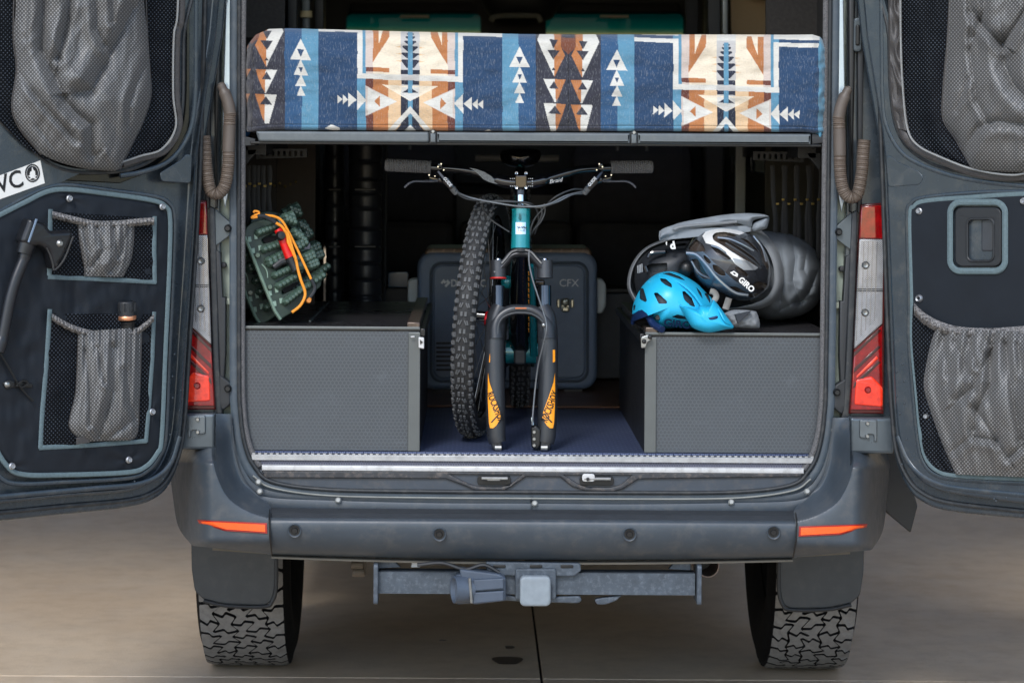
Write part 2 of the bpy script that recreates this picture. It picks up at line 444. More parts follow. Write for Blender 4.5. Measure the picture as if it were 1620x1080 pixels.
# stains of oil on the slab
oil = simple('oil_stain', S(58, 54, 52), .35, 0, var=.2, vscale=60)
for q, (px, py, rx, ry) in enumerate(((803, 1044, .045, .07), (806, 1023, .015, .03), (700, 1012, .012, .01))):
    c = on_ground(px, py, .003); pts = [(c.x + rx * math.cos(t) * (1 + .18 * math.sin(3 * t + q)), c.y + ry * math.sin(t) * (1 + .2 * math.cos(2 * t))) for t in np.linspace(0, 6.283, 25)[:-1]]
    mk('oil_stain', ([(x, y, .003) for x, y in pts], [tuple(range(24))]), oil, g0)
wall_m = simple('garage_plaster', S(196, 178, 150), .85, 0, var=.06, vscale=2, bump=.3, bscale=60)
roof_m = simple('garage_roof', S(150, 140, 128), .8)
mk('garage_ceiling', box((0, 4.3, 3.75), (11, 11.0, .12)), roof_m, kind='structure')
for s in (-1, 1): mk('garage_wall', box((5.6 * s, 4.2, 1.85), (.2, 11, 3.68)), wall_m, kind='structure')
mk('house_wall', box((0, 16, 1.9), (26, .3, 3.8)), wall_m, kind='structure')
# ================================================================== VAN
VL = 'dark grey camper van with both rear doors swung open and its cargo bay showing'
van = empty('van', (0, 2.6, 0), VL, 'van')
FZ = 0.765
def both(name, g, m, **kw):
    a = mk(name, g, m, van, **kw); b = mk(name, mirror(g), m, van, **kw); return a, b
# --- outer skin
side_pl = lambda s: Plane((s * .955, 0, 0), (0, -s * 1.0, 0))
for s in (-1, 1):
    pl = Plane((s * .965, 0, 0), (0, s, 0))       # u runs along +Y for s=+1
    o = [(s * y, z) for y, z in ((.06, 1.0), (.06, 2.66), (4.4, 2.66), (4.9, 2.1), (5.35, 1.35), (6.1, 1.15), (6.25, .45), (5.5, .45))]
    arch = [(s * (5.05 + .46 * math.cos(t)), .45 + .46 * math.sin(t)) for t in np.linspace(.0, math.pi, 13)]
    arch2 = [(s * (.95 + .47 * math.cos(t)), .5 + .42 * math.sin(t)) for t in np.linspace(.0, math.pi, 13)]
    o += arch + arch2
    win = [(s * 4.05, 1.5), (s * 4.05, 2.15), (s * 4.45, 2.15), (s * 4.95, 1.5)]
    win2 = [(s * 1.9, 1.5), (s * 1.9, 2.2), (s * 3.2, 2.2), (s * 3.2, 1.5)]
    g = plate(pl, o, [win, win2], d=0, t=.02, bev=.004, px=False)
    mk('side_panel', g, paint, van, uv=pl)
mk('roof', box((0, 2.3, 2.70), (1.94, 4.5, .06), bev=.02), paint, van)
mk('bonnet', box((0, 5.85, 1.12), (1.86, .9, .06), Matrix.Rotation(rad(-12), 3, 'X'), bev=.02), paint, van)
mk('front_bumper', box((0, 6.28, .62), (1.9, .14, .6), bev=.04), bumper_m, van)
mk('underbody', box((0, 3.4, .66), (1.7, 5.2, .12)), simple('underbody', S(38, 38, 38), .8, dirt=S(90, 80, 70)), van)
# --- inside lining
lin = simple('lining_carpet', S(50, 47, 44), .9, 0, var=.25, vscale=90, bump=.4, bscale=500)
dark_in = simple('interior_dark', S(26, 26, 28), .75, 0)
for s in (-1, 1):
    pl = Plane((s * .875, 0, 0), (0, s, 0))
    o = [(s * y, z) for y, z in ((.03, FZ), (.03, 2.64), (4.4, 2.64), (4.4, FZ))]
    win2 = [(s * 1.95, 1.5), (s * 1.95, 2.15), (s * 3.15, 2.15), (s * 3.15, 1.5)]
    mk('wall_lining', plate(pl, o, [win2], t=.012, px=False, d=0), lin, van, uv=pl)
mk('headliner', box((0, 2.2, 2.64), (1.74, 4.3, .02)), dark_in, van)
# --- load floor
floor_m = m_hexboard('floor_mat', S(44, 54, 82), S(104, 114, 142), 42., .35, .6)
fl = Plane((0, 0, FZ), (1, 0, 0), (0, 1, 0))
mk('load_floor', box((0, 2.26, FZ - .015), (1.72, 4.5, .03)), floor_m, van, uv=fl, merge=False)
# --- pillars beside the opening
up_m = simple('pillar_metal', S(176, 190, 200), .3, .55, var=.08, vscale=5)
for M in (lambda g: g, mirror):
    def B(name, g, m, **kw): return mk(name, M(g), m, van, **kw)
    B('pillar_outer', plate(flat(.01), [(270, -120), (352, -120), (348, 330), (352, 640), (352, 700), (270, 700)], t=.05, bev=.004), paint)
    B('pillar_channel', plate(flat(.045), [(338, -120), (372, -120), (374, 680), (338, 680)], t=.02, bev=.002), chan_m)
    # bright polished strip at the top of the pillar
    B('pillar_strip', plate(flat(.0), [(360, -120), (370, -120), (370, 40), (366, 180), (362, 300), (356, 330), (350, 300), (353, 150), (357, 0)], t=.012, bev=.003), up_m)
    B('pillar_gutter', plate(flat(-.012), [(340, -120), (351, -120), (347, 150), (343, 330), (340, 330), (338, 100)], t=.03, bev=.005), blk)
    B('pillar_gutter', plate(flat(-.010), [(325, -120), (336, -120), (334, 100), (331, 330), (324, 330)], t=.02, bev=.004), dark_pl)
    B('hinge_plate', plate(flat(-.022), rrect(328, 22, 341, 76, 5), t=.014, bev=.004), simple('hinge_dark', S(70, 78, 84), .4, .4))
    B('hinge_plate', plate(flat(-.028), rrect(331, 33, 338, 66, 3), t=.012, bev=.004), blk)
    B('lamp_gasket', plate(flat(-.004), [(331, 326), (340, 330), (343, 430), (346, 560), (350, 640), (352, 655), (338, 655), (336, 560), (332, 430)], t=.03, bev=.004), rubber)
    B('lamp_gasket', plate(flat(.0), [(341, 395), (349, 400), (352, 470), (357, 470), (357, 560), (352, 640), (348, 640), (346, 560)], t=.03, bev=.004), dark_pl)
    B('bracket', plate(flat(.0), rpoly([(340, 330), (364, 352), (364, 372), (340, 390)], 3), t=.02, bev=.002), simple('bracket_grey', S(84, 92, 96), .5, .3))
    B('bracket', plate(flat(-.004), rpoly([(346, 592), (364, 604), (364, 640), (352, 650), (346, 640)], 4), t=.03, bev=.004), dark_pl)
    for by in (361, 614):
        B('bolt', join(lathe([(.0001, .018), (.006, .018), (.009, .013), (.011, 0)], P(361, by, .0), (0, -1, 0), 14)), blk)
    B('channel_slot', plate(flat(.022), rrect(343, 415, 358, 424, 4), t=.02, bev=.003), dark_pl)
    B('channel_slot', tube([P(x, y, .024) for x, y in cr([(345, 468), (350, 474), (352, 500), (352, 560)], 5)], .004, 6), dark_pl)
    B('channel_slot', plate(flat(.024), rrect(356, 472, 364, 482, 1.5), t=.01, bev=.002), simple('clip_pale', S(170, 178, 164), .5))
    # bolted hinge box under the lamp
    B('hinge_cover', plate(flat(-.045), rrect(270, 654, 340, 711, 4), t=.10, bev=.008, seg=3), simple('hinge_cover', S(88, 98, 106), .3, .5))
    B('hinge_bracket', plate(flat(-.052), rpoly([(297, 657), (325, 657), (325, 686), (313, 688), (312, 680), (302, 681), (302, 692), (297, 692)], 3), t=.012, bev=.003), simple('hinge_metal', S(104, 112, 118), .35, .6))
    for by in (663, 683): B('bolt', join(lathe([(.0001, .007), (.004, .007), (.006, 0)], P(313, by, -.052), (0, -1, 0), 12)), steel)
    B('hinge_edge', plate(flat(-.03), rpoly([(342, 655), (350, 655), (350, 700), (342, 700)], 2), t=.03, bev=.003), dark_pl)
    B('bolt', sph(P(365, 675, .0), .008), steel)
# --- seals running round the opening (left half path, mirrored into one tube)
def rim(pts, Y, r, m, name, sq=None, seg=10):
    h = [P(x, y, Y) for x, y in cr(pts, 8)]
    full = h + [Vector((-v.x, v.y, v.z)) for v in reversed(h)]
    return mk(name, tube(full, r, seg, sq=sq, up=(0, -1, 0)), m, van)
rim([(371, -120), (370, 100), (370, 560), (372, 650), (381, 712), (398, 748), (430, 770), (520, 780), (680, 783), (843, 784)], .0, .011, rubber_l, 'opening_flange', sq=(.5, 1.1))
rim([(379, -120), (378, 100), (378, 560), (380, 650), (388, 705), (403, 738), (432, 762), (520, 774), (680, 777), (843, 778)], -.008, .0055, rubber, 'opening_flange')
rim([(384.5, -120), (384.5, 560), (386, 650), (392, 694), (402, 722), (412, 736)], .0, .0095, fuzzy, 'door_seal') if False else None
for M in (lambda g: g, mirror):
    mk('door_seal', M(tube([P(x, y, .004) for x, y in cr([(386, -120), (384, 120), (383, 560), (385, 650), (391, 692), (400, 718), (411, 737)], 10)], .0085, 10)), fuzzy, van)
    mk('opening_lining', M(tube([P(x, y, .03) for x, y in cr([(377, -120), (376, 560), (378, 650), (386, 700), (400, 740), (425, 770)], 10)], .018, 10)), dark_pl, van)
rim([(362, 655), (366, 700), (378, 742), (398, 770), (430, 782), (520, 789), (680, 793), (843, 794)], .0, .010, bumper_m, 'step_lip', sq=(.4, 1.3))
rim([(357, 655), (362, 705), (372, 748), (392, 780), (424, 795), (520, 800), (680, 804), (843, 805)], -.02, .012, bumper_m, 'step_lip', sq=(.35, 1.3))
rim([(400, 752), (430, 771), (520, 783.5), (680, 787), (843, 788)], -.012, .0025, simple('seal_light', S(130, 132, 128), .6), 'seal_edge')
# bolts under the sill
for x, y in ((535, 791), (846, 796), (1157, 794), (411, 777), (1277, 777), (409, 762)):
    mk('bolt', lathe([(.0001, .006), (.005, .006), (.0078, .003), (.0085, 0)], P(x, y, -.03), (0, -1, .3), 14), simple('bolt_white', S(150, 152, 150), .5, .2), van)
# --- sill
X0, X1 = P(395, 718).x, P(1292, 718).x
def strip(name, x0, x1, y0, y1, Y, t, m, bev=.001):
    return mk(name, plate(flat(Y), [(x0, y0 - (x1 - 845) * 0), (x1, y0 + (x1 - x0) * SR), (x1, y1 + (x1 - x0) * SR), (x0, y1)], t=t, bev=bev), m, van)
sill_base = strip('sill_base', 390, 1296, 716, 752, .006, .03, simple('sill_dark', S(60, 62, 66), .5))
strip('sill_strip', 398, 1292, 718.5, 727.5, -.006, .018, alu)
strip('sill_mat', 398, 1292, 727.5, 736, .002, .015, m_hexboard('sill_hex', S(64, 66, 82), S(120, 122, 136), 150., .4, .5))
strip('sill_edge', 414, 1272, 735.5, 744, -.016, .03, alu_white, .003)
st_g = []
x = 399.
while x < 1290:
    st_g.append(plate(flat(-.0065), [(x, 716 + (x - 398) * SR), (x + 5, 716 + (x - 398) * SR), (x + 5, 718.6 + (x - 398) * SR), (x, 718.6 + (x - 398) * SR)], t=.004, bev=.0005, seg=0)); x += 9.3
mk('sill_teeth', join(*st_g), alu, van)
# moulded step behind the bumper with two latch recesses
ry = lambda x, y: (x, y + (x - 640) * SR * .8)
step_m = simple('step_plastic', S(58, 66, 76), .42, 0, var=.12, vscale=12, dirt=S(104, 98, 92), dirt_amt=.35, bump=.2)
mk('entry_step', plate(flat(-.005), [ry(*q) for q in ((410, 744), (1276, 744), (1284, 752), (1270, 768), (1150, 780), (1000, 785), (700, 785), (560, 781), (430, 768), (404, 752))], t=.03, bev=.003), step_m, van)
scuff_m = simple('step_scuffed', S(52, 54, 58), .55, 0, var=.3, vscale=30, dirt=S(130, 118, 108), dirt_amt=.6, bump=.4)
mk('step_rib', plate(flat(-.014), [ry(*q) for q in ((414, 745), (1270, 745), (1268, 751), (1010, 756), (985, 772), (970, 776), (925, 775), (905, 768), (886, 753), (832, 753), (808, 770), (798, 775), (752, 775), (730, 766), (705, 757), (418, 757))],
     [[ry(*q) for q in ((712, 750), (826, 750), (806, 766), (792, 769), (758, 769), (740, 764))], [ry(*q) for q in ((892, 750), (1000, 750), (982, 765), (965, 769), (930, 769), (915, 764))]], t=.02, bev=.004), scuff_m, van)
for x0, x1, w in ((755, 808, 0), (917, 971, 1)):
    mk('latch_recess', plate(flat(-.016), [ry(a, b + 1) for a, b in rrect(x0, 751, x1, 765, 5)], t=.02, bev=.001), blk, van)
    mk('striker', tube([P(*ry(x0 + 7, 756), -.03), P(*ry(x1 - 5, 756), -.03)], .0045, 10), steel, van)
    if w: mk('striker_plate', join(plate(flat(-.034), [ry(*q) for q in rrect(921, 748, 941, 760, 4)], t=.006, bev=.001)), alu_white, van); mk('bolt', lathe([(.0001, .008), (.004, .008), (.005, 0)], P(*ry(930, 756), -.036), (0, -1, 0), 10), blk, van)
    else: mk('striker_plate', plate(flat(-.034), [ry(*q) for q in rrect(770, 755, 792, 760, 2)], t=.008, bev=.002), steel, van)
# --- bumper: profile swept across the width
def wrapY(x):
    a = max(0., abs(x) - .74); return .95 * a * a * 3.2 + (max(0, abs(x) - .90) * 2.2)
prof = [(-.02, .632), (-.06, .628), (-.10, .622), (-.122, .612), (-.134, .600), (-.139, .585), (-.139, .56), (-.136, .53), (-.129, .50), (-.118, .478), (-.10, .466), (-.06, .460), (.0, .46)]
# heights are set from the photographed edges at x=845: top 805, crease 822, bottom 886
def zof(py, Y): return P(845, py, Y).z
prof = [(-.132, zof(820.5, -.132)), (-.146, zof(822, -.146)), (-.154, zof(825, -.154)), (-.158, zof(832, -.158)), (-.157, zof(844, -.157)), (-.148, zof(858, -.148)), (-.130, zof(871, -.13)), (-.108, zof(880, -.108)), (-.08, zof(885, -.08)), (-.03, zof(884, -.03))]
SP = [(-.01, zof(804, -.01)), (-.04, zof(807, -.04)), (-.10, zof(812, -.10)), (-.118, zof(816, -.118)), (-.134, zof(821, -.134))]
xsx = list(np.linspace(-.70, .70, 57)); V = []; F = []
pp = cr(prof, 4)
for x in xsx:
    for (y, z) in pp:
        k = (z - .47) / .13
        V.append((x, y + wrapY(x), z + .012 * (abs(x) / .7) ** 2 * (1 - max(0, min(1, k)))))
n = len(pp)
for i in range(len(xsx) - 1):
    for j in range(n - 1): F.append((i * n + j, (i + 1) * n + j, (i + 1) * n + j + 1, i * n + j + 1))
bumper = mk('rear_bumper', (V, F), bumper_m, van, ang=50)
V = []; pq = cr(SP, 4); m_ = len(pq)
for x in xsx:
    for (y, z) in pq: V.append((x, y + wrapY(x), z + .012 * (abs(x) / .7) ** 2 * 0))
mk('shaded_step_pad', (V, [(i * m_ + j, (i + 1) * m_ + j, (i + 1) * m_ + j + 1, i * m_ + j + 1) for i in range(len(xsx) - 1) for j in range(m_ - 1)]), simple('shaded_step_pad', S(44, 49, 55), .6, 0, bump=.3, dirt=S(80, 80, 78), dirt_amt=.15), bumper, ang=50)  # dark step pad: the garage roof's reflection put into its plastic colour
lipV = [Vector((x, -.07 + wrapY(x), pp[-1][1] - .002 + .012 * (abs(x) / .7) ** 2)) for x in np.linspace(-.69, .69, 30)]
mk('lower_lip', tube(lipV, .005, 6, sq=(1, 4), up=(0, 0, 1)), simple('lip_dusty', S(92, 88, 80), .7, dirt=S(90, 84, 74), dirt_amt=.5), bumper)
# bumper corners (one each side)
CRV = [(333, 600), (334, 700), (343, 752), (362, 788), (394, 809), (428, 820)]
CRVs = [tuple(q) for q in resample(cr(CRV, 8), 60)]
def sstep(a, b, x):
    t = max(0., min(1., (x - a) / (b - a))); return t * t * (3 - 2 * t)
def cornerD(px, py):
    best = 1e9; sg = 1
    for (x0, y0), (x1, y1) in zip(CRVs, CRVs[1:]):
        dx, dy = x1 - x0, y1 - y0; t = max(0, min(1, ((px - x0) * dx + (py - y0) * dy) / (dx * dx + dy * dy)))
        ex, ey = px - x0 - t * dx, py - y0 - t * dy; q = ex * ex + ey * ey
        if q < best: best = q; sg = dx * ey - dy * ex
    sd = math.sqrt(best) * (1 if sg > 0 else -1)          # positive: outside of the crease
    if sd < 0: h = .028 + .130 * max(0., 1 + sd / 34.) ** 1.5
    else: h = .158 + .006 * (1 - math.exp(-sd / 10.))
    top = sstep(700, 735, py) if px < 341 else sstep(640, 700, py)
    h = .03 + (h - .03) * top
    h *= 1 - .40 * sstep(845, 878, py) ** 2
    s_ = (px - 283) / 145.
    return h - .26 * max(0, 1 - s_ * 2.6) ** 2.2
cornL = [(268, 650), (268, 730), (274, 790), (282, 832), (300, 858), (306, 863)]
cornR = [(364, 655), (368, 702), (380, 745), (400, 778), (427, 800), (427.5, 830), (428, 876)]
corner_g = patch(cornL, cornR, lambda s, t, x, y: cornerD(x, y), 170, 120, REAR, thick=.0, xy=True)
ca, cb = both('bumper_corner', corner_g, bumper_m)
for M in (lambda g: g, mirror):
    mk('seam', M(tube([P(x, y, Y) for x, y, Y in ((427, 806, -.12), (426, 822, -.165), (427, 850, -.168), (429, 866, -.16), (430, 876, -.13))], .0024, 6)), blk, bumper)
orange = simple('reflector_orange', S(255, 92, 28), .25, 0, var=.1, vscale=200, bump=.5, bscale=700, Emission_Strength=0.)
redt = simple('reflector_red', S(150, 20, 16), .3)
rf = [(312, 822), (422, 827), (422, 843), (370, 840), (335, 835), (318, 829)]
rfi = [(317, 824), (419, 829.5), (419, 840), (370, 837.5), (337, 832.5), (322, 828)]
for M, pr in ((lambda g: g, ca), (mirror, cb)):
    def rfn(off, x0, x1, y0, y1):
        def f(s, t):
            px = x0 + (x1 - x0) * s; py = y0 + (y1 - y0) * t; return cornerD(px, py) + off - .012 * (s in (0., 1.) or t in (0., 1.))
        return f
    mk('reflector', M(patch([(311, 821), (313, 828), (322, 834), (342, 838.5)], [(424, 826.5), (424, 832), (424, 838), (424, 844)], rfn(.004, 312, 424, 824, 842), 30, 60, smooth_edges=False)), redt, pr)
    mk('reflector_lens', M(patch([(316, 823.5), (318, 828), (326, 832), (344, 836)], [(421, 829), (421, 833), (421, 837), (421, 841.5)], rfn(.007, 316, 420, 827, 838), 30, 60, smooth_edges=False)), orange, pr)
for x, y in ((466, 839), (695, 845), (996, 845), (1224, 842)):
    c = P(x, y, -.1605)
    g = join(lathe([(.0185, -.004), (.0185, .001), (.017, .0025), (.0145, .001), (.0135, -.001)], c, (0, -1, -.05), 28))
    s_ = mk('parking_sensor', g, bumper_m, bumper)
    mk('sensor_face', join(lathe([(.0001, .003), (.007, .003), (.0085, .001), (.0085, -.004)], c, (0, -1, -.05), 20), lathe([(.0135, -.0008), (.0085, -.001)], c, (0, -1, -.05), 24)), blk, bumper)
# --- tail lamps
lens_red = simple('lamp_red', S(128, 4, 8), .12, 0, var=.45, vscale=50, coat=1., Coat_Roughness=.05, bump=.1, bscale=200)
lens_hot = simple('lamp_red_bright', S(255, 52, 26), .15, 0, var=.35, vscale=70, coat=1., Coat_Roughness=.05)
k = NT('lamp_clear'); u = k.co('UV'); sx = k.n('ShaderNodeSeparateXYZ'); k.l(u, sx.inputs[0])
rr_ = k.math('MULTIPLY', k.math('ADD', k.math('MULTIPLY', k.math('SINE', k.math('MULTIPLY', sx.outputs[0], 1100.)), k.math('SINE', k.math('MULTIPLY', sx.outputs[1], 1100.))), 1.), .5)
nz = k.noise(k.co(), 35., 4, .7)
k.set(k.mix(rr_, k.ramp(nz, [(.35, S(44, 46, 50)), (.6, S(120, 121, 125))]), S(182, 184, 188)), .2, .3, k.bump(rr_, .6, .001), Coat_Weight=1., Coat_Roughness=.03); lens_clear = k.m
for M in (lambda g: g, mirror):
    tl = mk('tail_lamp', M(plate(flat(-.02), [(288, 314), (327, 317), (330, 420), (334, 545), (341, 648), (286, 648)], t=.05, bev=.004)), simple('lamp_housing', S(70, 12, 12), .25), van)
    mk('upper_lens', M(plate(flat(-.024), [(290, 318), (326, 320), (328, 371), (290, 371)], t=.02, bev=.003)), lens_red, tl)
    mk('clear_lens', M(plate(flat(-.025), [(290, 372), (328, 372), (331, 455), (334, 545), (290, 505)], t=.02, bev=.003)), lens_clear, tl)
    mk('lower_lens', M(plate(flat(-.024), [(290, 508), (334, 549), (339, 642), (288, 642)], t=.02, bev=.003)), lens_red, tl)
    mk('bright_reflector', M(plate(flat(-.0265), rpoly([(288, 606), (306, 588), (331, 594), (333, 634), (288, 637)], 4), t=.02, bev=.004)), lens_hot, tl)
    mk('bright_reflector', M(plate(flat(-.0255), [(296, 560), (299, 556), (330, 588), (330, 592)], t=.02, bev=.001)), lens_hot, tl)
    mk('bulb', M(lathe([(.0001, .004), (.006, .004), (.009, .001), (.010, -.003)], P(312, 610, -.027), (0, -1, 0), 18)), lens_red, tl)
    for by in (413, 488): mk('bulb', M(lathe([(.0001, .004), (.006, .005), (.010, .001), (.012, -.003)], P(318, by, -.026), (0, -1, 0), 18)), steel, tl)
    for q in range(5): mk('lens_rib', M(tube([P(300 + q * 7, 376, -.0255), P(303 + q * 7, 500 + q * 8, -.0265)], .0012, 5)), simple('rib_chrome', S(150, 152, 156), .2, .7), tl)
    for y0 in (530, 556, 580): mk('lens_stripe', M(plate(flat(-.0255), [(292, y0 + 18), (292, y0 + 8), (334, y0 + 8), (336, y0 + 18)] if 0 else [(292, y0 - 14), (296, y0 - 16), (334, y0 + 20), (335, y0 + 28)], t=.01, bev=.0008)), simple('lamp_dark', S(52, 4, 6), .2, coat=1.), tl)  # dark diagonal stripes across the lower lens
    for by in (450, 453): mk('lens_bar', M(plate(flat(-.027), [(290, by), (331, by), (331, by + 1.2), (290, by + 1.2)], t=.01, bev=.0005)), blk, tl)
# --- corrugated cable conduits
cond = simple('conduit', S(94, 83, 74), .6, 0, var=.1, vscale=30, dirt=S(80, 74, 68), dirt_amt=.3)
cond2 = simple('conduit_sleeve', S(88, 80, 74), .5)
for M in (lambda g: g, mirror):
    path = cr([(364, 178), (362, 220), (361, 262), (356, 293), (345, 306), (333, 300), (327, 270), (325, 240), (323, 215)], 14)
    pw = [P(x, y, -.05) for x, y in resample(path, 170)]
    rr = []
    for i, p in enumerate(pw):
        py = resample(path, 170)[i][1]; on = (py > 240 or i > 95 or (178 <= py < 196))
        rr.append(.0165 * (1 + (.075 * math.sin(i * 2 * math.pi / 2.4) if on else -.06)))
    mk('cable_conduit', M(tube(pw, rr, 12)), cond, van)
    mk('conduit_sleeve', M(join(tube([P(x, y, -.05) for x, y in cr([(347, 132), (352, 140), (360, 160), (364, 180)], 6)], [.007] * 2 + [.012] * 6 + [.016] * 6 + [.0165] * 5, 12), )), cond2, van)
    mk('conduit_sleeve', M(tube([P(x, y, -.05) for x, y in ((363, 198), (361.5, 240))], .0172, 12)), cond2, van)
# --- wheels
def van_tyre(s):
    X = (P(313, 980, .55).x if s < 0 else P(1357, 980, .55).x); X2 = (P(446, 980, .55).x if s < 0 else P(1229, 980, .55).x)
    xc = (X + X2) / 2; hw = abs(X - X2) / 2; R = .405; c = Vector((xc, .95, R))
    wheel = mk('wheel', lathe([(.02, -.06 ), (.20, -.07), (.215, -hw * .8), (.215, hw * .8), (.20, .07), (.02, .06)], c, (1, 0, 0), 40), blk, van)
    sw = [(.215, -hw * .82), (.24, -hw * 1.0), (.30, -hw * 1.14), (.35, -hw * 1.12), (.385, -hw * 1.02), (R - .017, -hw * .97), (R - .014, 0), (R - .017, hw * .97), (.385, hw * 1.02), (.35, hw * 1.12), (.30, hw * 1.14), (.24, hw * 1.0), (.215, hw * .82)]
    mk('tyre', lathe(sw, c, (1, 0, 0), 90), simple('tyre_rubber', S(14, 14, 16), .9, dirt=S(60, 58, 54), dirt_amt=.12, Specular_IOR_Level=.15), wheel)
    # tread blocks
    geos = []
    w_ = hw
    def blockpoly(pts, a0):
        V = []; m = len(pts)
        for dep in (0, 1):
            for (x, a) in pts:
                x_ = x if dep else x; r = R if dep == 0 else R - .017
                if abs(x) > w_ * .9: r -= .006
                th = a0 + a / R
                V.append((xc + x, .95 - r * math.sin(th + math.pi / 2) , R - r * math.cos(th + math.pi / 2)))
        F = [tuple(range(m))] + [(i, (i + 1) % m, (i + 1) % m + m, i + m) for i in range(m)]
        return V, F
    rows_, colsN = 44, 5
    ph_ = 2 * math.pi * R / rows_; cwid = 2.08 / colsN
    def jit(i, j, k_):
        r_ = random.Random((i % rows_) * 7919 + j * 104729 + k_ * 31 + (0 if s < 0 else 5)); return r_.uniform(-1, 1)
    def vert(i, j, which):
        # corner points of brick-like hexagon cells; j column edge index, i row (half steps)
        x = -1.04 + j * cwid; y = i * .5
        k0 = 1 if (i + j) % 2 else -1
        x += (.085 * k0 * (0 if j in (0, colsN) else 1)) + .08 * jit(i, j, 1) * (0 if j in (0, colsN) else 1); y += .2 * jit(i, j, 2)
        return (x, y)
    for j in range(colsN):
        for i in range(rows_):
            b0 = 2 * i + (j % 2)
            cell = [vert(b0, j, 0), vert(b0 + 1, j, 0), vert(b0 + 2, j, 0), vert(b0 + 2, j + 1, 0), vert(b0 + 1, j + 1, 0), vert(b0, j + 1, 0)]
            # jogged horizontal joints make the blocks interlock
            def jog(p, q, sd_, ii):
                d_ = .34 * (1 if jit(ii, j, 4) > 0 else -1); mx = (p[0] + q[0]) / 2
                a_ = (p[0] * .58 + q[0] * .42, (p[1] + q[1]) / 2 + d_ * .5 * sd_); b_2 = (p[0] * .42 + q[0] * .58, (p[1] + q[1]) / 2 - d_ * .5 * sd_)
                return [a_, b_2]
            top_ = jog(cell[2], cell[3], 1, b0 + 2); bot_ = jog(cell[5], cell[0], -1, b0)
            bot_ = [bot_[0], bot_[1]]
            poly_ = [cell[0], cell[1], cell[2]] + top_ + [cell[3], cell[4], cell[5]] + bot_
            cx_ = sum(p[0] for p in poly_) / len(poly_); cy_ = sum(p[1] for p in poly_) / len(poly_)
            pts_ = [((cx_ + (x - cx_) * .86) * w_, (cy_ + (y - cy_) * .83) * ph_) for x, y in poly_]
            geos.append(blockpoly(rpoly(pts_, .003, 1), 0))
            if j in (0, colsN - 1): pass
    mi_ = []
    for q in geos: mi_ += [0] + [1] * (len(q[1]) - 1)
    mk('tread', join(*geos), [simple('tread_rubber', S(118, 117, 116), .8, 0, var=.16, vscale=60, dirt=S(140, 136, 130), dirt_amt=.3, bump=.4, bscale=400), simple('tread_groove_shade', S(24, 24, 26), .9, 0, Specular_IOR_Level=.15)], wheel, smooth=False, merge=False, midx=mi_)  # dusty tops; darker block sides put the groove shade into the colour
    # sidewall lugs
    return xc
xw = [van_tyre(-1), van_tyre(1)]
for s in (-1, 1):   # front wheels
    c = Vector((s * .84, 5.05, .40))
    wf = mk('wheel', lathe([(.02, -.05), (.21, -.06), (.215, -.1), (.215, .1), (.21, .06), (.02, .05)], c, (1, 0, 0), 24), blk, van)
    mk('tyre', lathe([(.215, -.1), (.30, -.14), (.38, -.13), (.40, -.1), (.40, .1), (.38, .13), (.30, .14), (.215, .1)], c, (1, 0, 0), 36), MC['tyre_rubber'], wf)
# mud flaps
flap_m = simple('flap_rubber', S(48, 52, 56), .5, 0, bump=.15, dirt=S(96, 92, 86), dirt_amt=.15)
for M in (lambda g: g, mirror):
    out = [(302, 830), (436, 830), (437, 880), (436, 925), (431, 950), (418, 958), (360, 956), (322, 948), (308, 935), (303, 900)]
    mk('mud_flap', M(plate(flat(.42), rpoly(out, 6), t=.012, bev=.004)), flap_m, van)
    mk('mud_flap_edge', M(tube([P(x, y, .415) for x, y in cr([(437, 860), (437, 925), (431, 950), (418, 959), (360, 958), (322, 950)], 6)], .0055, 8)), dark_pl, van)
    mk('wheel_arch', M(box((-.85, .95, .80), (.2, .95, .02))), dark_in, van)
    mk('flap_bracket', M(plate(flat(.0), [(336, 858), (436, 868), (436, 877), (336, 870)], t=.3, bev=.002)), simple('bracket_dusty', S(96, 92, 84), .6), van)
# --- tow hitch
hb = simple('hitch_steel', S(68, 77, 87), .55, .25, var=.2, vscale=30, dirt=S(136, 146, 158), dirt_amt=.32, bump=.3, bscale=200)
hd = simple('hitch_plastic', S(68, 79, 94), .5, 0, var=.1, vscale=20, dirt=S(60, 70, 84), dirt_amt=.3, bump=.2)
HY = -.05
hitch = mk('tow_hitch', tube([P(594, 918, HY), P(1098, 921, HY)], .0405, 4, sq=(1, 1), up=(0, .7071, .7071)), hb, van, ang=30)
def H(name, g, m=hb, **kw): return mk(name, g, m, hitch, **kw)
H('end_plate', plate(Plane((P(592, 918, HY).x, HY, 0), (0, -1, 0)), rpoly([(-.055, P(592, 950, HY).z), (.055, P(592, 950, HY).z), (.055, P(592, 886, HY).z), (-.055, P(592, 886, HY).z)], .01), t=.012, bev=.002, px=False))
H('end_plate', plate(Plane((P(1100, 918, HY).x, HY, 0), (0, -1, 0)), rpoly([(-.055, P(1100, 951, HY).z), (.055, P(1100, 951, HY).z), (.055, P(1100, 888, HY).z), (-.055, P(1100, 888, HY).z)], .01), t=.012, bev=.002, px=False))
H('gusset', plate(flat(HY - .01), [(598, 886), (622, 886), (634, 897), (598, 899)], t=.02))
H('gusset', plate(flat(HY - .01), [(1093, 888), (1068, 888), (1058, 900), (1093, 902)], t=.02))
H('mount_plate', plate(flat(HY - .045), rpoly([(768, 888), (918, 890), (920, 902), (908, 912), (776, 910), (770, 902)], 4), t=.03, bev=.004))
for x in (790, 848, 897): H('slot', plate(flat(HY - .048), rpoly([(x - 10, 893), (x + 10, 893), (x + 10, 898), (x - 10, 898)], 2.5), t=.02, bev=.001), blk)
H('receiver', plate(flat(HY - .055), rrect(815, 899, 880, 948, 4), t=.06, bev=.004))
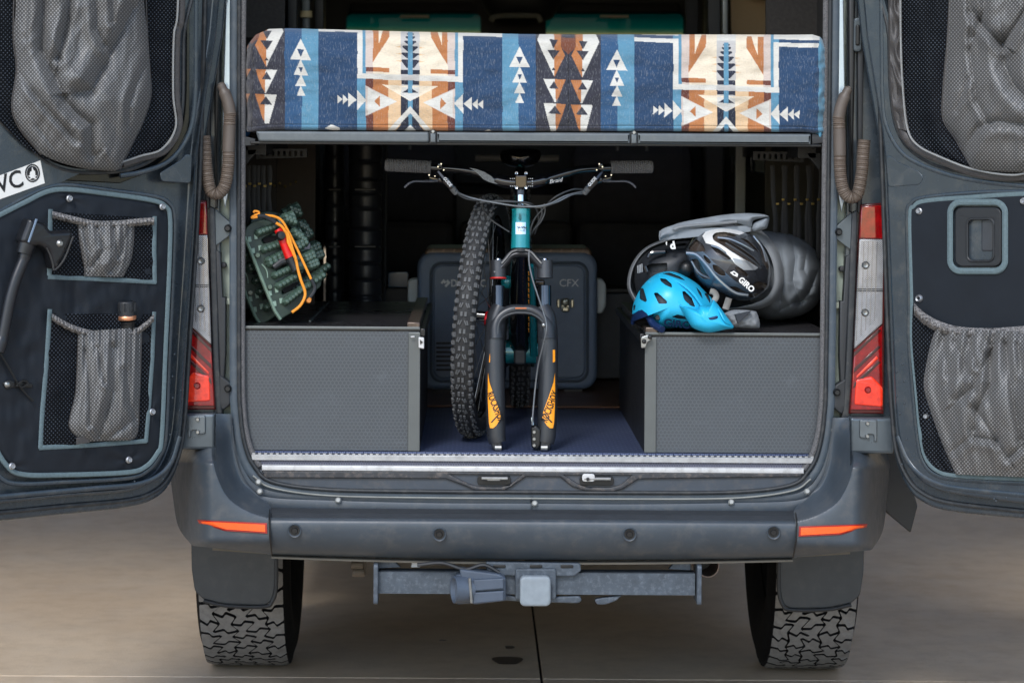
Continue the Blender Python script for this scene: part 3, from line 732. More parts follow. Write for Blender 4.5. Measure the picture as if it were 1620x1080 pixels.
H('receiver_cap', plate(flat(HY - .085), rrect(822.5, 911.5, 871.5, 959, 8), t=.03, bev=.007, seg=3), simple('cap_rubber', S(128, 138, 146), .6, 0, var=.1, vscale=50, bump=.2))
H('chain_plate', plate(flat(HY - .03), rpoly([(800, 940), (822, 945), (872, 944), (918, 942), (921, 950), (915, 954), (872, 953), (800, 950), (722, 956), (716, 940)], 4), t=.02, bev=.004))
H('chain_plate', plate(flat(HY - .02), rpoly([(940, 948), (952, 945), (985, 941), (975, 950), (958, 956), (944, 956)], 4), t=.02, bev=.003))
H('connector', plate(flat(HY - .075), rpoly([(720, 910), (742, 906), (742, 952), (728, 955), (720, 950)], 4), t=.05, bev=.005), hd)
H('connector_ring', lathe([(.034, -.02), (.036, .03), (.030, .03), (.02, .02)], P(735, 931, HY - .07), (-1, -.3, 0), 24), hd)
H('connector_lid', plate(flat(HY - .095), rpoly([(749, 917), (797, 914), (797, 931), (749, 935)], 1.5), t=.02, bev=.003), hd)
H('connector_lid', plate(flat(HY - .095), rpoly([(749, 937), (797, 934), (797, 950), (748, 955)], 1.5), t=.02, bev=.003), hd)
H('connector_body', plate(flat(HY - .08), rpoly([(727, 900), (790, 908), (800, 914), (800, 950), (750, 956), (735, 945)], 3), t=.05, bev=.004), hd)
H('connector_hinge', tube([P(743, 914, HY - .1), P(746, 953, HY - .1)], .004, 8), steel)
H('cable', tube([P(x, y, HY - .06) for x, y in cr([(660, 893), (700, 890), (735, 900), (765, 893), (790, 905)], 8)], .005, 7), dark_pl)
H('wiring_tab', plate(flat(HY), [(652, 887), (668, 888), (664, 897), (650, 897)], t=.01), simple('tab_white', S(200, 204, 208), .5))
mk('exhaust_pipe', lathe([(.030, .3), (.031, 0), (.028, 0), (.027, .3)], P(1120, 895, .02), (-.08, 1, .02), 24), simple('exhaust', S(122, 108, 100), .5, .5, var=.2, vscale=30), van)
mk('exhaust_inside', lathe([(.0001, 0), (.027, 0)], P(1121, 896, .12), (0, 1, 0), 18), blk, van)
sh = simple('shackle', S(92, 84, 74), .7, .2)
mk('spring_shackle', join(cyl(P(556, 893, .1), P(574, 893, .1), .012), cyl(P(558, 905, .1), P(576, 905, .1), .012), plate(flat(.1), rrect(573, 884, 579, 910, 2), t=.03)), sh, van)
# rear end of running gear under the floor
mk('chassis_rail', join(box((-.45, 1.8, .60), (.08, 3.6, .1)), box((.45, 1.8, .60), (.08, 3.6, .1)), box((0, .3, .6), (1.2, .08, .08))), dark_in, van)
mk('rear_axle', join(cyl((-.75, .95, .42), (.75, .95, .42), .045), sph((0.1, .95, .42), .14)), dark_in, van)
mk('spare_carrier', box((0, .3, .56), (1.0, .6, .04)), dark_in, van)
# dark step end seen behind the right door
mk('side_step', plate(flat(.35), rpoly([(1372, 700), (1420, 700), (1452, 800), (1441, 843), (1404, 812), (1378, 770)], 4), t=.05, bev=.004), dark_pl, van)
# ================================================================== REAR DOORS
LA, RA = rad(38), rad(40)
LP = Plane(P(298, 650, -.13), (math.cos(LA), math.sin(LA), 0))
RP = Plane(P(1408, 650, -.13), (math.cos(RA), -math.sin(RA), 0))
def bead(pl, pts, r, d=0., sq=None, n=8, seg=8):
    return tube([pl.pw(x, y, d) for x, y in cr(pts, n)], r, seg, sq=sq, up=pl.n if sq else None)
def screw(pl, px, py, d=.0, r=.0085, parent=None):
    c = pl.pw(px, py, d); return mk('screw', join(lathe([(.0001, .004), (.0025, .0045), (.004, .0075), (.0055, .0075), (.0065, .003), (r, .0015), (r + .0006, -.002)], c, pl.n, 16)), alu, parent)
door_hole_l = [(291, -120), (290, 60), (288, 170), (277, 208), (254, 242), (222, 262), (185, 271), (120, 272), (75, 258), (40, 228), (-5, 188), (-52, 120), (-60, 40), (-60, -120)]
door_l = mk('rear_door', plate(LP, cr([(333, -120), (322, 270), (304, 550), (297, 660), (289, 718), (270, 766), (244, 790), (200, 803), (100, 814), (0, 824), (-60, 826), (-78, 800), (-82, 600), (-82, -120)], 6, True)[:-6], d=-.035, t=.035, bev=.010, seg=3), paint, van, uv=LP)
fr_l = [(324, -120), (312, 270), (295, 550), (288, 655), (280, 706), (262, 745), (236, 766), (196, 779), (100, 787), (0, 797), (-50, 800), (-70, 780), (-74, 600), (-74, -120)]
mk('inner_frame', plate(LP, cr(fr_l, 6, True)[:-6], [cr(door_hole_l, 6, True)[:-6]], d=0, t=.036, bev=.009, seg=3), paint_in, door_l, uv=LP)
mk('door_seal', bead(LP, [(327, -120), (316, 270), (299, 550), (292, 660), (284, 714), (266, 756), (240, 779), (198, 791), (100, 800), (0, 810), (-66, 814)], .0065, -.034), rubber, door_l)
mk('door_ridge', bead(LP, [(285, 690), (272, 730), (250, 753), (215, 766), (150, 772), (60, 780), (-60, 791)], .004, .0005, (.5, 1.6)), paint_in, door_l)
mk('window_bead', bead(LP, [(311, -120), (310, 60), (309, 150), (303, 200), (286, 235), (262, 258), (225, 272), (190, 278)], .007, -.002, (.7, 1)), paint_in, door_l)
mk('window_glass', plate(LP, [(300, -140), (300, 200), (270, 260), (190, 290), (90, 285), (-70, 200), (-70, -140)], d=-.03, t=.004), simple('dark_glass', S(14, 18, 22), .15), door_l)
mk('window_seal', tube([LP.pw(x, y, -.004) for x, y in cr(door_hole_l, 8, True)], .006, 8, closed=True), rubber, door_l)
mk('pressed_panel', plate(LP, rpoly([(253, 274), (288, 252), (296, 243), (304, 246), (302, 290), (256, 287)], 5), d=.0015, t=.004, bev=.0018, seg=3), paint_in, door_l)
mk('recess_bead', bead(LP, [(-40, 352), (0, 334), (40, 312), (75, 297), (110, 293), (180, 302), (245, 311), (268, 322), (276, 345), (274, 430), (268, 560), (262, 690), (252, 722), (232, 745), (200, 756), (100, 762), (20, 764), (-10, 745)], .0055, -.001, (.8, 1.1)), paint_in, door_l)
for x, y in ((273, 595), (286, 617), (273, 629), (284, 649), (269, 687), (270, 728), (276, 560), (258, 757), (213, 761)):
    mk('dimple', sph(LP.pw(x, y, .0), .0028, seg=8, ring=5), paint_in, door_l)
# ---- right door
door_hole_r = [(1406, -120), (1407, 60), (1410, 150), (1420, 205), (1442, 238), (1482, 262), (1540, 276), (1600, 285), (1680, 284), (1740, 240), (1752, 120), (1752, -120)]
door_r = mk('rear_door', plate(RP, cr([(1377, -120), (1392, 270), (1402, 550), (1407, 655), (1413, 718), (1432, 768), (1456, 793), (1502, 809), (1620, 821), (1740, 834), (1764, 815), (1768, 600), (1768, -120)], 6, True)[:-6], d=-.035, t=.035, bev=.010, seg=3), paint, van, uv=RP)
fr_r = [(1386, -120), (1400, 270), (1411, 550), (1416, 655), (1424, 705), (1440, 743), (1466, 768), (1510, 782), (1620, 797), (1740, 808), (1756, 790), (1760, 600), (1760, -120)]
mk('inner_frame', plate(RP, cr(fr_r, 6, True)[:-6], [cr(door_hole_r, 6, True)[:-6]], d=0, t=.036, bev=.009, seg=3), paint_in, door_r, uv=RP)
mk('door_seal', bead(RP, [(1382, -120), (1396, 270), (1406, 550), (1412, 658), (1419, 713), (1436, 755), (1461, 780), (1505, 795), (1620, 808), (1750, 821)], .0065, -.034), rubber, door_r)
mk('door_ridge', bead(RP, [(1419, 690), (1434, 726), (1452, 748), (1478, 763), (1515, 772), (1620, 783), (1740, 795)], .004, .0005, (.5, 1.6)), paint_in, door_r)
mk('window_bead', bead(RP, [(1394, -120), (1395, 60), (1397, 165), (1405, 205), (1424, 238), (1452, 258), (1500, 276), (1560, 288), (1640, 296)], .007, -.002, (.7, 1)), paint_in, door_r)
mk('window_glass', plate(RP, [(1396, -140), (1400, 210), (1440, 265), (1560, 295), (1755, 290), (1755, -140)], d=-.03, t=.004), MC['dark_glass'], door_r)
mk('window_seal', tube([RP.pw(x, y, -.004) for x, y in cr(door_hole_r, 8, True)], .006, 8, closed=True), rubber, door_r)
mk('pressed_panel', plate(RP, rpoly([(1401, 247), (1409, 246), (1420, 256), (1452, 270), (1461, 280), (1455, 292), (1405, 296)], 4), d=.0015, t=.004, bev=.0018, seg=3), paint_in, door_r)
mk('recess_bead', bead(RP, [(1740, 300), (1620, 303), (1540, 305), (1460, 313), (1441, 323), (1435, 345), (1438, 470), (1438, 540), (1444, 620), (1451, 690), (1459, 727), (1478, 749), (1515, 758), (1620, 764), (1740, 768)], .0055, -.001, (.8, 1.1)), paint_in, door_r)
for x, y in ((1428, 576), (1419, 588), (1431, 603), (1419, 626), (1431, 638), (1424, 654), (1434, 694), (1427, 734), (1564, 777), (1573, 789), (1576, 792), (1592, 787)):
    mk('dimple', sph(RP.pw(x, y, .0), .003, seg=8, ring=5), alu_white if y > 770 and 0 else paint_in, door_r)
# ================================================================== cloth helpers
def N3(x, y, z=0.): return noise.noise(Vector((x, y, z)))
def ridge(x, y, z=0.): return 1 - abs(N3(x, y, z)) * 2
pk, net, gat = m_pocket(), m_net(), m_gather()
bind = simple('teal_binding', S(90, 108, 114), .75, 0, var=.15, vscale=160, bump=.6, bscale=900)
navy = simple('navy_panel', S(22, 28, 36), .6, 0, var=.15, vscale=10, bump=.25, bscale=700, Specular_IOR_Level=.3)
pk2 = simple('pocket_trim', S(64, 62, 62), .5, 0, var=.2, vscale=200, bump=.5, bscale=900)
def soft_plate(pl, out, d, t, bev, amp=.0025, fx=26, step=5.0, tucks=()):
    """panel with a gently quilted surface: star-shaped fill"""
    c = np.mean(np.array(out, float), 0)
    def fn(x, y, r):
        a = amp * (N3(x / fx, y / fx, 3) * 2 + N3(x / fx * 2.3, y / fx * .8, 8)) * (1 - r ** 6)
        for tx, ty in tucks:
            q = math.hypot(x - tx, y - ty); an = math.atan2(y - ty, x - tx)
            a -= .008 * math.exp(-q / 22) * (.6 + .4 * math.cos(5 * an + tx)) * (1 if q > 1 else 1)
        return a
    return puff(out, c, t, pl, d, fn, rings=70, n=260, p=14, back=.1, smooth=False)[0]
# ------------------------------------------------------------------ left organiser
LO = empty('door_organizer', LP.pw(130, 740, .0), 'navy door organizer panel with two mesh pockets and teal trim on the left rear door', 'organizer')
scl = [(110, 314), (257, 327), (241, 651), (204, 727), (19, 737)]
outL = cr([(-40, 360), (0, 340), (40, 320), (76, 303), (112, 300), (180, 308), (240, 317), (261, 326), (269, 345), (268, 420), (262, 550), (256, 690), (249, 716), (230, 738), (200, 747), (100, 751), (35, 750), (10, 735), (-10, 700), (-30, 640), (-55, 560), (-62, 420)], 6, True)
mk('backing_panel', soft_plate(LP, outL, .0, .010, .003, tucks=scl), navy, LO, uv=LP, ang=None)
mk('binding', tube([LP.pw(x, y, .007) for x, y in outL], .0065, 8, closed=True, sq=(.7, 1), up=LP.n), bind, LO)
for x, y in scl: screw(LP, x, y, .012, parent=LO)
def ribbon(pl, pts, w, m, parent, d=.012, name='pocket_binding'):
    q = [pl.pw(x, y, d) for x, y in pts]
    return mk(name, tube(q, w / 2, 8, sq=(.28, 1), up=pl.n), m, parent)
def gather_fn(amp, f, bul, seed, dec=2.2, lines=None):
    def fn(s, t, x=None, y=None):
        pl_ = amp * math.exp(-t * dec) * (math.sin(6.283 * f * s + 3 * N3(s * 4, seed)) * .7 + .5 * math.sin(6.283 * f * 1.7 * s + seed))
        b = bul * (math.sin(math.pi * min(1, max(0, s))) ** .6) * (math.sin(math.pi * (.12 + t * .86)) ** .8)
        wr = (lines(x, y) if (lines and x is not None) else 0) + .008 * (ridge(s * 1.5 + t * .9, t * 1.6, seed) - .5) * min(1, t * 2) + .006 * abs(N3(s * 4 + t, t * 2, seed + 5))
        return .016 + b + pl_ + wr * (math.sin(math.pi * s) ** .4)
    return fn
def pocket(LO, pl, frame, band, pouch, seed, f=7, bul=.035, lines=None, band_w=.011, flat_edges=True, netfn=None):
    (tl, tr, br, bl) = frame
    mk('net_panel', patch([band[0], bl] if flat_edges else frame[3], [band[-1], br], netfn or (lambda s, t: .012 + .004 * math.sin(math.pi * s) * math.sin(math.pi * (.1 + .85 * t)) + .004 * N3(s * 5, t * 5, seed)), 30, 30, pl, smooth_edges=False), net, LO, uv=pl, ang=None)
    PL, PR = pouch
    fn = gather_fn(.006, f, bul, seed, lines=folds(lines))
    mk('pocket_pouch', patch(PL, PR, fn, 110, 120, pl, xy=True), pk, LO, uv=pl, ang=None)
    for ed, si in ((PL, .0), (PR, 1.)):
        rs = resample(cr(ed, 6), 40); mk('pouch_seam', tube([pl.pw(x, y, fn(si, i / 39) + .001) for i, (x, y) in enumerate(rs)], .0016, 6), pk2, LO)
    bp = resample(cr(band, 10), 200); V = []; F = []; K = 9
    # gathered elastic band: crumpled ribbon
    for i, (x, y) in enumerate(bp):
        h = 11.5 + 1.2 * N3(i * .2, seed); r = .5 + .5 * math.sin(i * .9 + 2.5 * N3(i * .13, seed))
        for q in range(K):
            a = q / (K - 1); V.append(pl.pw(x, y - 1 + a * h, .020 + .011 * math.sin(math.pi * a) + .006 * r * (math.sin(math.pi * a)) + .004 * N3(i * .35, a * 3, seed)))
    F = [(i * K + q, i * K + q + 1, (i + 1) * K + q + 1, (i + 1) * K + q) for i in range(len(bp) - 1) for q in range(K - 1)]
    mk('elastic_band', (V, F), gat, LO, uv=pl, ang=None)
pocket(LO, LP, [(80, 332), (245, 343), (245, 443), (80, 438)], [(83, 335), (120, 344), (150, 350), (185, 350), (215, 347), (244, 345)],
       ([(123, 350), (126, 380), (130, 405), (134, 425), (134, 437)], [(212, 350), (211, 380), (207, 410), (198, 430), (194, 438)]), 3, 6, .028, lines=[([(130, 362), (143, 400), (136, 432)], 4, .010), ([(155, 360), (164, 394), (145, 422)], 5, .012), ([(181, 360), (187, 405)], 4, .010), ([(202, 365), (192, 400), (176, 428)], 6, .012)])
ribbon(LP, [(80, 331), (79, 380), (78, 436)], .013, bind, LO); ribbon(LP, [(245, 342), (244, 395), (245, 448)], .013, bind, LO); ribbon(LP, [(76, 438), (150, 441), (247, 446)], .012, bind, LO)
pocket(LO, LP, [(78, 490), (244, 494), (232, 698), (64, 706)], [(82, 496), (105, 510), (135, 521), (175, 527), (210, 522), (230, 510), (244, 497)],
       ([(124, 524), (123, 560), (120, 620), (112, 655), (110, 675), (122, 690), (140, 698)], [(224, 518), (223, 560), (222, 600), (220, 640), (219, 672), (215, 690), (205, 696)]), 9, 7, .055, lines=[([(135, 555), (143, 613), (143, 672)], 5, .014), ([(155, 550), (166, 605)], 4, .011), ([(181, 550), (180, 618), (156, 690)], 8, .018), ([(200, 585), (207, 638), (217, 664)], 6, .012), ([(166, 697), (190, 680), (217, 660)], 6, .010)])
ribbon(LP, [(79, 489), (74, 570), (67, 650), (64, 709)], .013, bind, LO); ribbon(LP, [(244, 493), (241, 570), (236, 640), (231, 699)], .012, bind, LO); ribbon(LP, [(62, 708), (140, 704), (232, 697)], .012, bind, LO)
mk('label_tab', plate(LP, [(121, 692), (142, 690), (142, 700), (121, 703)], d=.03, t=.002), pk2, LO)
# torch standing in the lower pocket
tc = empty('torch', LP.pw(200, 560, .03), 'black cylindrical torch with a copper ring standing in the lower left door pocket', 'torch')
up_ = (LP.pw(199.5, 480, .012) - LP.pw(202, 560, .008)).normalized(); tb = LP.pw(202, 560, .008)
L_ = lambda py: (LP.pw(200, py, .03) - tb).length
mk('barrel', lathe([(.0001, 0), (.020, 0), (.020, L_(518)), (.0215, L_(512))], tb, up_, 24), blk, tc)
mk('ring', lathe([(.0245, L_(509)), (.0255, L_(508)), (.0255, L_(503)), (.0245, L_(502))], tb, up_, 28), simple('copper', S(226, 160, 122), .3, .8), tc)
pr = [(.0235, L_(502)), (.0235, L_(481)), (.022, L_(479)), (.018, L_(478.5)), (.018, L_(484)), (.0001, L_(484))]
mk('head', join(lathe(pr, tb, up_, 28), *[box(tb + up_ * L_(488) + LP.ux * (.0225 * math.sin(a)) + LP.n * (.0225 * math.cos(a)), (.007, .004, .022), Matrix.Rotation(LA, 3, 'Z'), .001) for a in (-1.2, -.6, 0, .6, 1.2)]), dark_pl, tc)
# axe in its sheath
ax = empty('axe', LP.pw(20, 540, .03), 'black handled axe with a sheathed head strapped to the left door organizer', 'axe')
leather = simple('sheath', S(24, 26, 30), .32, 0, var=.25, vscale=30, bump=.3)
mk('handle', tube([LP.pw(x, y, .035) for x, y in cr([(45, 388), (38, 410), (26, 440), (17, 470), (10, 505), (4, 535), (-3, 556)], 8)], [.017] * 8 + [.015] * 33 + [.017] * 8, 14, sq=(.8, 1), up=LP.n), simple('axe_handle', S(30, 32, 37), .35, 0), ax)
mk('head', plate(LP, rpoly([(48, 345), (72, 352), (82, 366), (115, 364), (117, 374), (100, 412), (86, 428), (78, 398), (66, 388), (48, 392), (34, 382)], 5), d=.055, t=.045, bev=.012, seg=3), leather, ax)
mk('head_edge', plate(LP, rpoly([(57, 346), (60, 347), (47, 384), (44, 383)], 1), d=.057, t=.006, bev=.001), simple('steel_edge', S(120, 138, 160), .3, .5), ax)
mk('sheath_stitching', tube([LP.pw(x, y, .055) for x, y in cr([(74, 392), (80, 405), (84, 418), (86, 427), (101, 411), (116, 374)], 6)], .0022, 6), simple('stitch', S(52, 52, 52), .6), ax)
mk('rivet', lathe([(.0001, .006), (.005, .006), (.009, .002), (.010, 0)], LP.pw(95, 385, .056), LP.n, 16), steel, ax)
mk('ferrule', tube([LP.pw(x, y, .037) for x, y in ((43, 386), (38, 402))], [.024, .021], 14, sq=(.8, 1), up=LP.n), leather, ax)
sc_ = mk('strap', join(plate(LP, rpoly([(4, 606), (14, 600), (24, 603), (52, 606), (52, 613), (24, 612), (10, 616)], 2), d=.016, t=.004), tube([LP.pw(x, y, .02) for x, y in cr([(-4, 552), (10, 575), (28, 606), (40, 622), (52, 634)], 6)], .0028, 6), tube([LP.pw(x, y, .022) for x, y in cr([(26, 611), (36, 602), (44, 606), (34, 612), (26, 605)], 6)], .003, 6)), blk, ax)
mk('rivet', lathe([(.0001, .005), (.005, .004), (.008, 0)], LP.pw(12, 608, .018), LP.n, 14), steel, ax)
# sticker
st_ = empty('sticker', LP.pw(35, 285, .0), 'white sticker with black letters VC and a round campfire emblem, above the left organizer', 'sticker')
white_p = simple('sticker_white', S(225, 225, 222), .4, 0, var=.03); ink = simple('sticker_ink', S(20, 20, 22), .45)
mk('sheet', plate(LP, [(-38, 292), (64, 254), (71, 290), (-38, 329)], d=.002, t=.002, bev=.0003), white_p, st_, uv=LP)
mk('lettering', join(text(LP, 'VC', -3, 306, 28, .0025, 15, .0004, bold=.02, xs=.95)), ink, st_)
ec = (51.5, 274); ring = [(ec[0] + 11.8 * math.cos(t), ec[1] + 14.5 * math.sin(t)) for t in np.linspace(0, 6.283, 33)[:-1]]
ring2 = [(ec[0] + 9.8 * math.cos(t), ec[1] + 12.4 * math.sin(t)) for t in np.linspace(0, 6.283, 33)[:-1]]
disc = [(ec[0] + 8.8 * math.cos(t), ec[1] + 11.3 * math.sin(t)) for t in np.linspace(0, 6.283, 33)[:-1]]
mk('emblem', join(plate(LP, ring, [ring2], d=.003, t=.001, bev=.0001), plate(LP, disc, d=.003, t=.001, bev=.0001)), ink, st_)
mk('flame', join(plate(LP, [(51, 264), (53, 269), (55.5, 271), (56, 277), (52.5, 280), (49, 280), (47, 276), (48.5, 271), (50, 272)], d=.0035, t=.001, bev=.0001),
    plate(LP, [(45, 279), (46, 277.5), (58, 282), (57.5, 284)], d=.0036, t=.001, bev=.0001), plate(LP, [(57.5, 277), (58, 279), (46, 284.5), (45.5, 283)], d=.0037, t=.001, bev=.0001)), white_p, st_)
# ------------------------------------------------------------------ upper left window sack
def sackfn(seed, lines, dirx=.35):
    def fn(x, y, r):
        u, v = x / 46, y / 60
        d = 1.05 * lines(x, y) + .014 * abs(N3(u * 1.3 + v * .5, v * .5, seed + 2)) + .003 * abs(N3(u * 3.4 - v * .7, v * 1.3, seed + 6)) + .012 * (ridge(u * .5 + v * dirx, v * .42, seed) - .6) + .004 * (ridge(u * 2.2 + v, v * 1.5, seed + 9) - .5)
        return max(d, -.055) * (1 - r ** 8)
    return fn
US = empty('window_bag', LP.pw(130, 270, .0), 'bulging grey mesh storage bag over the window of the left rear door', 'storage bag')
mk('net_panel', patch([(-56, -120), (-54, 90), (-38, 138), (0, 190), (36, 228), (66, 248), (110, 262)], [(286, -120), (284, 60), (284, 160), (276, 200), (258, 234), (228, 255), (190, 266)], lambda s, t: .004 + .010 * math.sin(math.pi * s) + .006 * ridge(s * 6, t * 1.5, 4), 60, 70, LP), net, US, uv=LP, ang=None)
outS = [(24, -120), (25, 0), (22, 55), (27, 110), (20, 168), (32, 203), (55, 233), (66, 244), (95, 257), (130, 266), (165, 270), (188, 268), (198, 248), (210, 225), (226, 192), (238, 152), (237, 110), (233, 50), (228, 0), (226, -120)]
g_, _ = puff(outS, (128, 90), .085, LP, .012, sackfn(2, folds([([(70, -40), (67, 78), (86, 117), (104, 161), (124, 181), (145, 197), (146, 246)], 11, .030), ([(113, -40), (108, 30), (93, 91)], 8, .024), ([(182, -40), (179, 34)], 6, .018), ([(212, 15), (181, 73), (145, 143), (122, 146)], 12, .026), ([(32, 118), (65, 161), (98, 197), (122, 223)], 6, .015), ([(236, 95), (218, 130), (205, 168), (205, 200)], 7, .014), ([(152, -30), (153, 45), (166, 72)], 7, .018), ([(145, 268), (152, 246), (160, 240)], 4, .010), ([(172, 264), (165, 250)], 4, .008), ([(60, 200), (85, 235), (100, 262)], 8, .010), ([(45, -30), (40, 60)], 7, .010)]), dirx=-.3), rings=110, n=420, p=3.0, back=.05)
mk('sack', g_, pk, US, uv=LP, ang=None)
mk('sack_seam', bead(LP, [(229, -60), (233, 50), (237, 110), (238.5, 152), (226, 193), (210, 226), (190, 268)], .002, .016), pk2, US)
mk('sack_seam', bead(LP, [(24, -60), (21, 55), (26, 110), (19, 168), (31, 204), (65, 245)], .002, .016), pk2, US)
mk('edge_trim', tube([LP.pw(x, y, .012 + .006 * N3(i * .25, 1)) for i, (x, y) in enumerate(cr([(288, -120), (288, 20), (281, 60), (280, 150), (284, 200), (262, 238), (225, 250), (195, 260)], 8))], .0075, 8, sq=(.5, 1.2), up=LP.n), pk2, US)
mk('edge_binding', tube([LP.pw(x - 3, y - 2, .020 + .006 * N3(i * .25, 1)) for i, (x, y) in enumerate(cr([(286, -120), (284, 20), (278, 60), (277, 150), (281, 203), (259, 238), (225, 249), (195, 259)], 8))], .0028, 6), simple('silver_binding', S(140, 142, 142), .5, .2), US)
# ------------------------------------------------------------------ upper right window sack
UR = empty('window_bag', RP.pw(1560, 275, .0), 'draped grey mesh storage bag over the window of the right rear door', 'storage bag')
mk('net_panel', patch([(1412, -120), (1413, 60), (1417, 150), (1426, 200), (1446, 232), (1486, 254), (1540, 270)], [(1745, -120), (1745, 60), (1742, 160), (1735, 200), (1720, 240), (1690, 265), (1640, 276)], lambda s, t: .004 + .010 * math.sin(math.pi * s) + .006 * ridge(s * 6, t * 1.5, 4), 60, 70, RP), net, UR, uv=RP, ang=None)
outR = [(1504, -120), (1502, 0), (1499, 65), (1493, 140), (1493, 188), (1514, 222), (1526, 246), (1538, 267), (1565, 271), (1610, 273), (1665, 268), (1700, 230), (1718, 150), (1720, 50), (1715, -120)]
g_, _ = puff(outR, (1610, 80), .085, RP, .012, sackfn(11, folds([([(1532, -60), (1534, 78), (1545, 161), (1563, 194)], 5, .014), ([(1540, 20), (1563, 49), (1586, 70), (1604, 44), (1625, 10)], 8, .026), ([(1586, 70), (1589, 104), (1604, 135), (1630, 165)], 13, .030), ([(1512, 175), (1530, 125)], 5, .010), ([(1524, 240), (1545, 202), (1576, 192), (1640, 199)], 9, .018), ([(1560, -40), (1556, 18), (1540, 60)], 7, .016), ([(1660, -40), (1640, 60), (1650, 150)], 14, .03)]), dirx=.35), rings=110, n=420, p=3.0, back=.05)
mk('sack', g_, pk, UR, uv=RP, ang=None)
mk('sack_seam', bead(RP, [(1504, -60), (1502, 0), (1498.5, 65), (1492, 140), (1492, 188), (1513, 223), (1538, 268)], .002, .016), pk2, UR)
trimR = cr([(1410, -120), (1411, 60), (1414, 150), (1425, 203), (1444, 231), (1484, 252), (1540, 273), (1600, 280), (1680, 272)], 8)
mk('edge_trim', patch([(x, y) for x, y in ((1407, -120), (1408, 60), (1411, 150), (1421, 203))], [(1427, -120), (1427, 60), (1431, 150), (1438, 208)], lambda s, t: .014 + .010 * ridge(t * 9, s * 1.4, 2) , 80, 12, RP), pk2, UR, uv=RP, ang=None)
mk('edge_trim', tube([RP.pw(x, y, .014 + .005 * N3(i * .2, 4)) for i, (x, y) in enumerate(trimR)], .008, 8, sq=(.5, 1.3), up=RP.n), pk2, UR)
mk('edge_binding', tube([RP.pw(x, y, .026 + .004 * N3(i * .2, 4)) for i, (x, y) in enumerate(cr([(1424, -120), (1425, 60), (1429, 150), (1436, 205), (1452, 230), (1484, 247), (1540, 268), (1600, 277), (1640, 270)], 8))], .0028, 6), MC['silver_binding'], UR)
# ------------------------------------------------------------------ right organiser
RO = empty('door_organizer', RP.pw(1560, 750, .0), 'navy organizer with a door pull and one large grey pouch on the right rear door', 'organizer')
outO = cr([(1740, 305), (1620, 307), (1540, 312), (1465, 318), (1446, 327), (1440, 345), (1443, 470), (1443, 540), (1450, 620), (1457, 690), (1465, 724), (1483, 744), (1516, 752), (1620, 757), (1720, 760), (1745, 740), (1750, 520)], 6, True)
hole = rrect(1507, 324, 1586, 425, 14)
sR = [(1454, 334), (1619, 318), (1466, 658)]
# panel built as a plate so that the door pull shows through
mk('backing_panel', plate(RP, outO, [hole], d=.010, t=.010, bev=.003), navy, RO, uv=RP)
mk('binding', tube([RP.pw(x, y, .007) for x, y in outO], .0065, 8, closed=True, sq=(.7, 1), up=RP.n), bind, RO)
mk('pull_binding', tube([RP.pw(x, y, .013) for x, y in rrect(1503, 320, 1590, 429, 17, 8)], .0085, 8, closed=True, sq=(.6, 1), up=RP.n), bind, RO)
for x, y in sR[:2]: screw(RP, x, y, .011, parent=RO)
mk('grommet', lathe([(.0045, -.002), (.0045, .004), (.007, .006), (.0095, .003), (.0105, -.001)], RP.pw(1454, 472, .012), RP.n, 20), alu, RO)
screw(RP, 1466, 658, .012, .007, RO)
# door pull (part of the door)
mk('pull_plate', plate(RP, rrect(1510, 327, 1584, 422, 12), [rrect(1531, 347, 1571, 412, 8)], d=.008, t=.012, bev=.004), dark_pl, door_r)
mk('pull_cup', join(plate(RP, rrect(1528, 344, 1574, 415, 8), d=-.018, t=.006)), blk, door_r)
mk('pull_rim', tube([RP.pw(x, y, .008) for x, y in rrect(1530, 346, 1572, 413, 9, 6)], .0035, 8, closed=True), dark_pl, door_r)
mk('pull_grip', plate(RP, rrect(1552, 346, 1571, 398, 4), d=.002, t=.012, bev=.004), simple('pull_grip', S(52, 56, 62), .35), door_r)
mk('pull_base', plate(RP, rrect(1533, 398, 1569, 410, 2), d=-.004, t=.006, bev=.002), simple('pull_base', S(92, 86, 84), .4), door_r)
fnR = gather_fn(.009, 9, .07, 21, 2.0)
mk('net_panel', patch([(1444, 483), (1443, 540), (1450, 620), (1457, 690), (1465, 722), (1484, 742)], [(1500, 530), (1505, 560), (1508, 620), (1512, 690), (1514, 720), (1516, 748)], lambda s, t: .012 + .006 * math.sin(math.pi * s * .5) * math.sin(math.pi * (.1 + .85 * t)) + .004 * N3(s * 4, t * 6, 5), 50, 30, RP), net, RO, uv=RP, ang=None)
PLr = [(1480, 520), (1472, 545), (1463, 590), (1462, 615), (1472, 650), (1488, 695), (1503, 730), (1512, 750)]; PRr = [(1745, 528), (1748, 560), (1748, 600), (1746, 640), (1742, 680), (1736, 710), (1728, 740), (1718, 758)]
bigl = folds([([(1493, 540), (1498, 592)], 5, .012), ([(1511, 540), (1532, 592)], 6, .014), ([(1562, 565), (1540, 613), (1514, 633)], 9, .024), ([(1566, 545), (1568, 605), (1545, 649), (1542, 680)], 10, .028), ([(1542, 644), (1576, 697)], 7, .016), ([(1591, 545), (1602, 631), (1615, 695)], 9, .022), ([(1503, 716), (1537, 690), (1576, 697), (1594, 724), (1625, 700)], 7, .016), ([(1640, 545), (1650, 640)], 10, .025), ([(1480, 590), (1500, 650), (1505, 690)], 8, .010), ([(1535, 545), (1545, 580)], 4, .010), ([(1610, 545), (1618, 590)], 5, .012)])
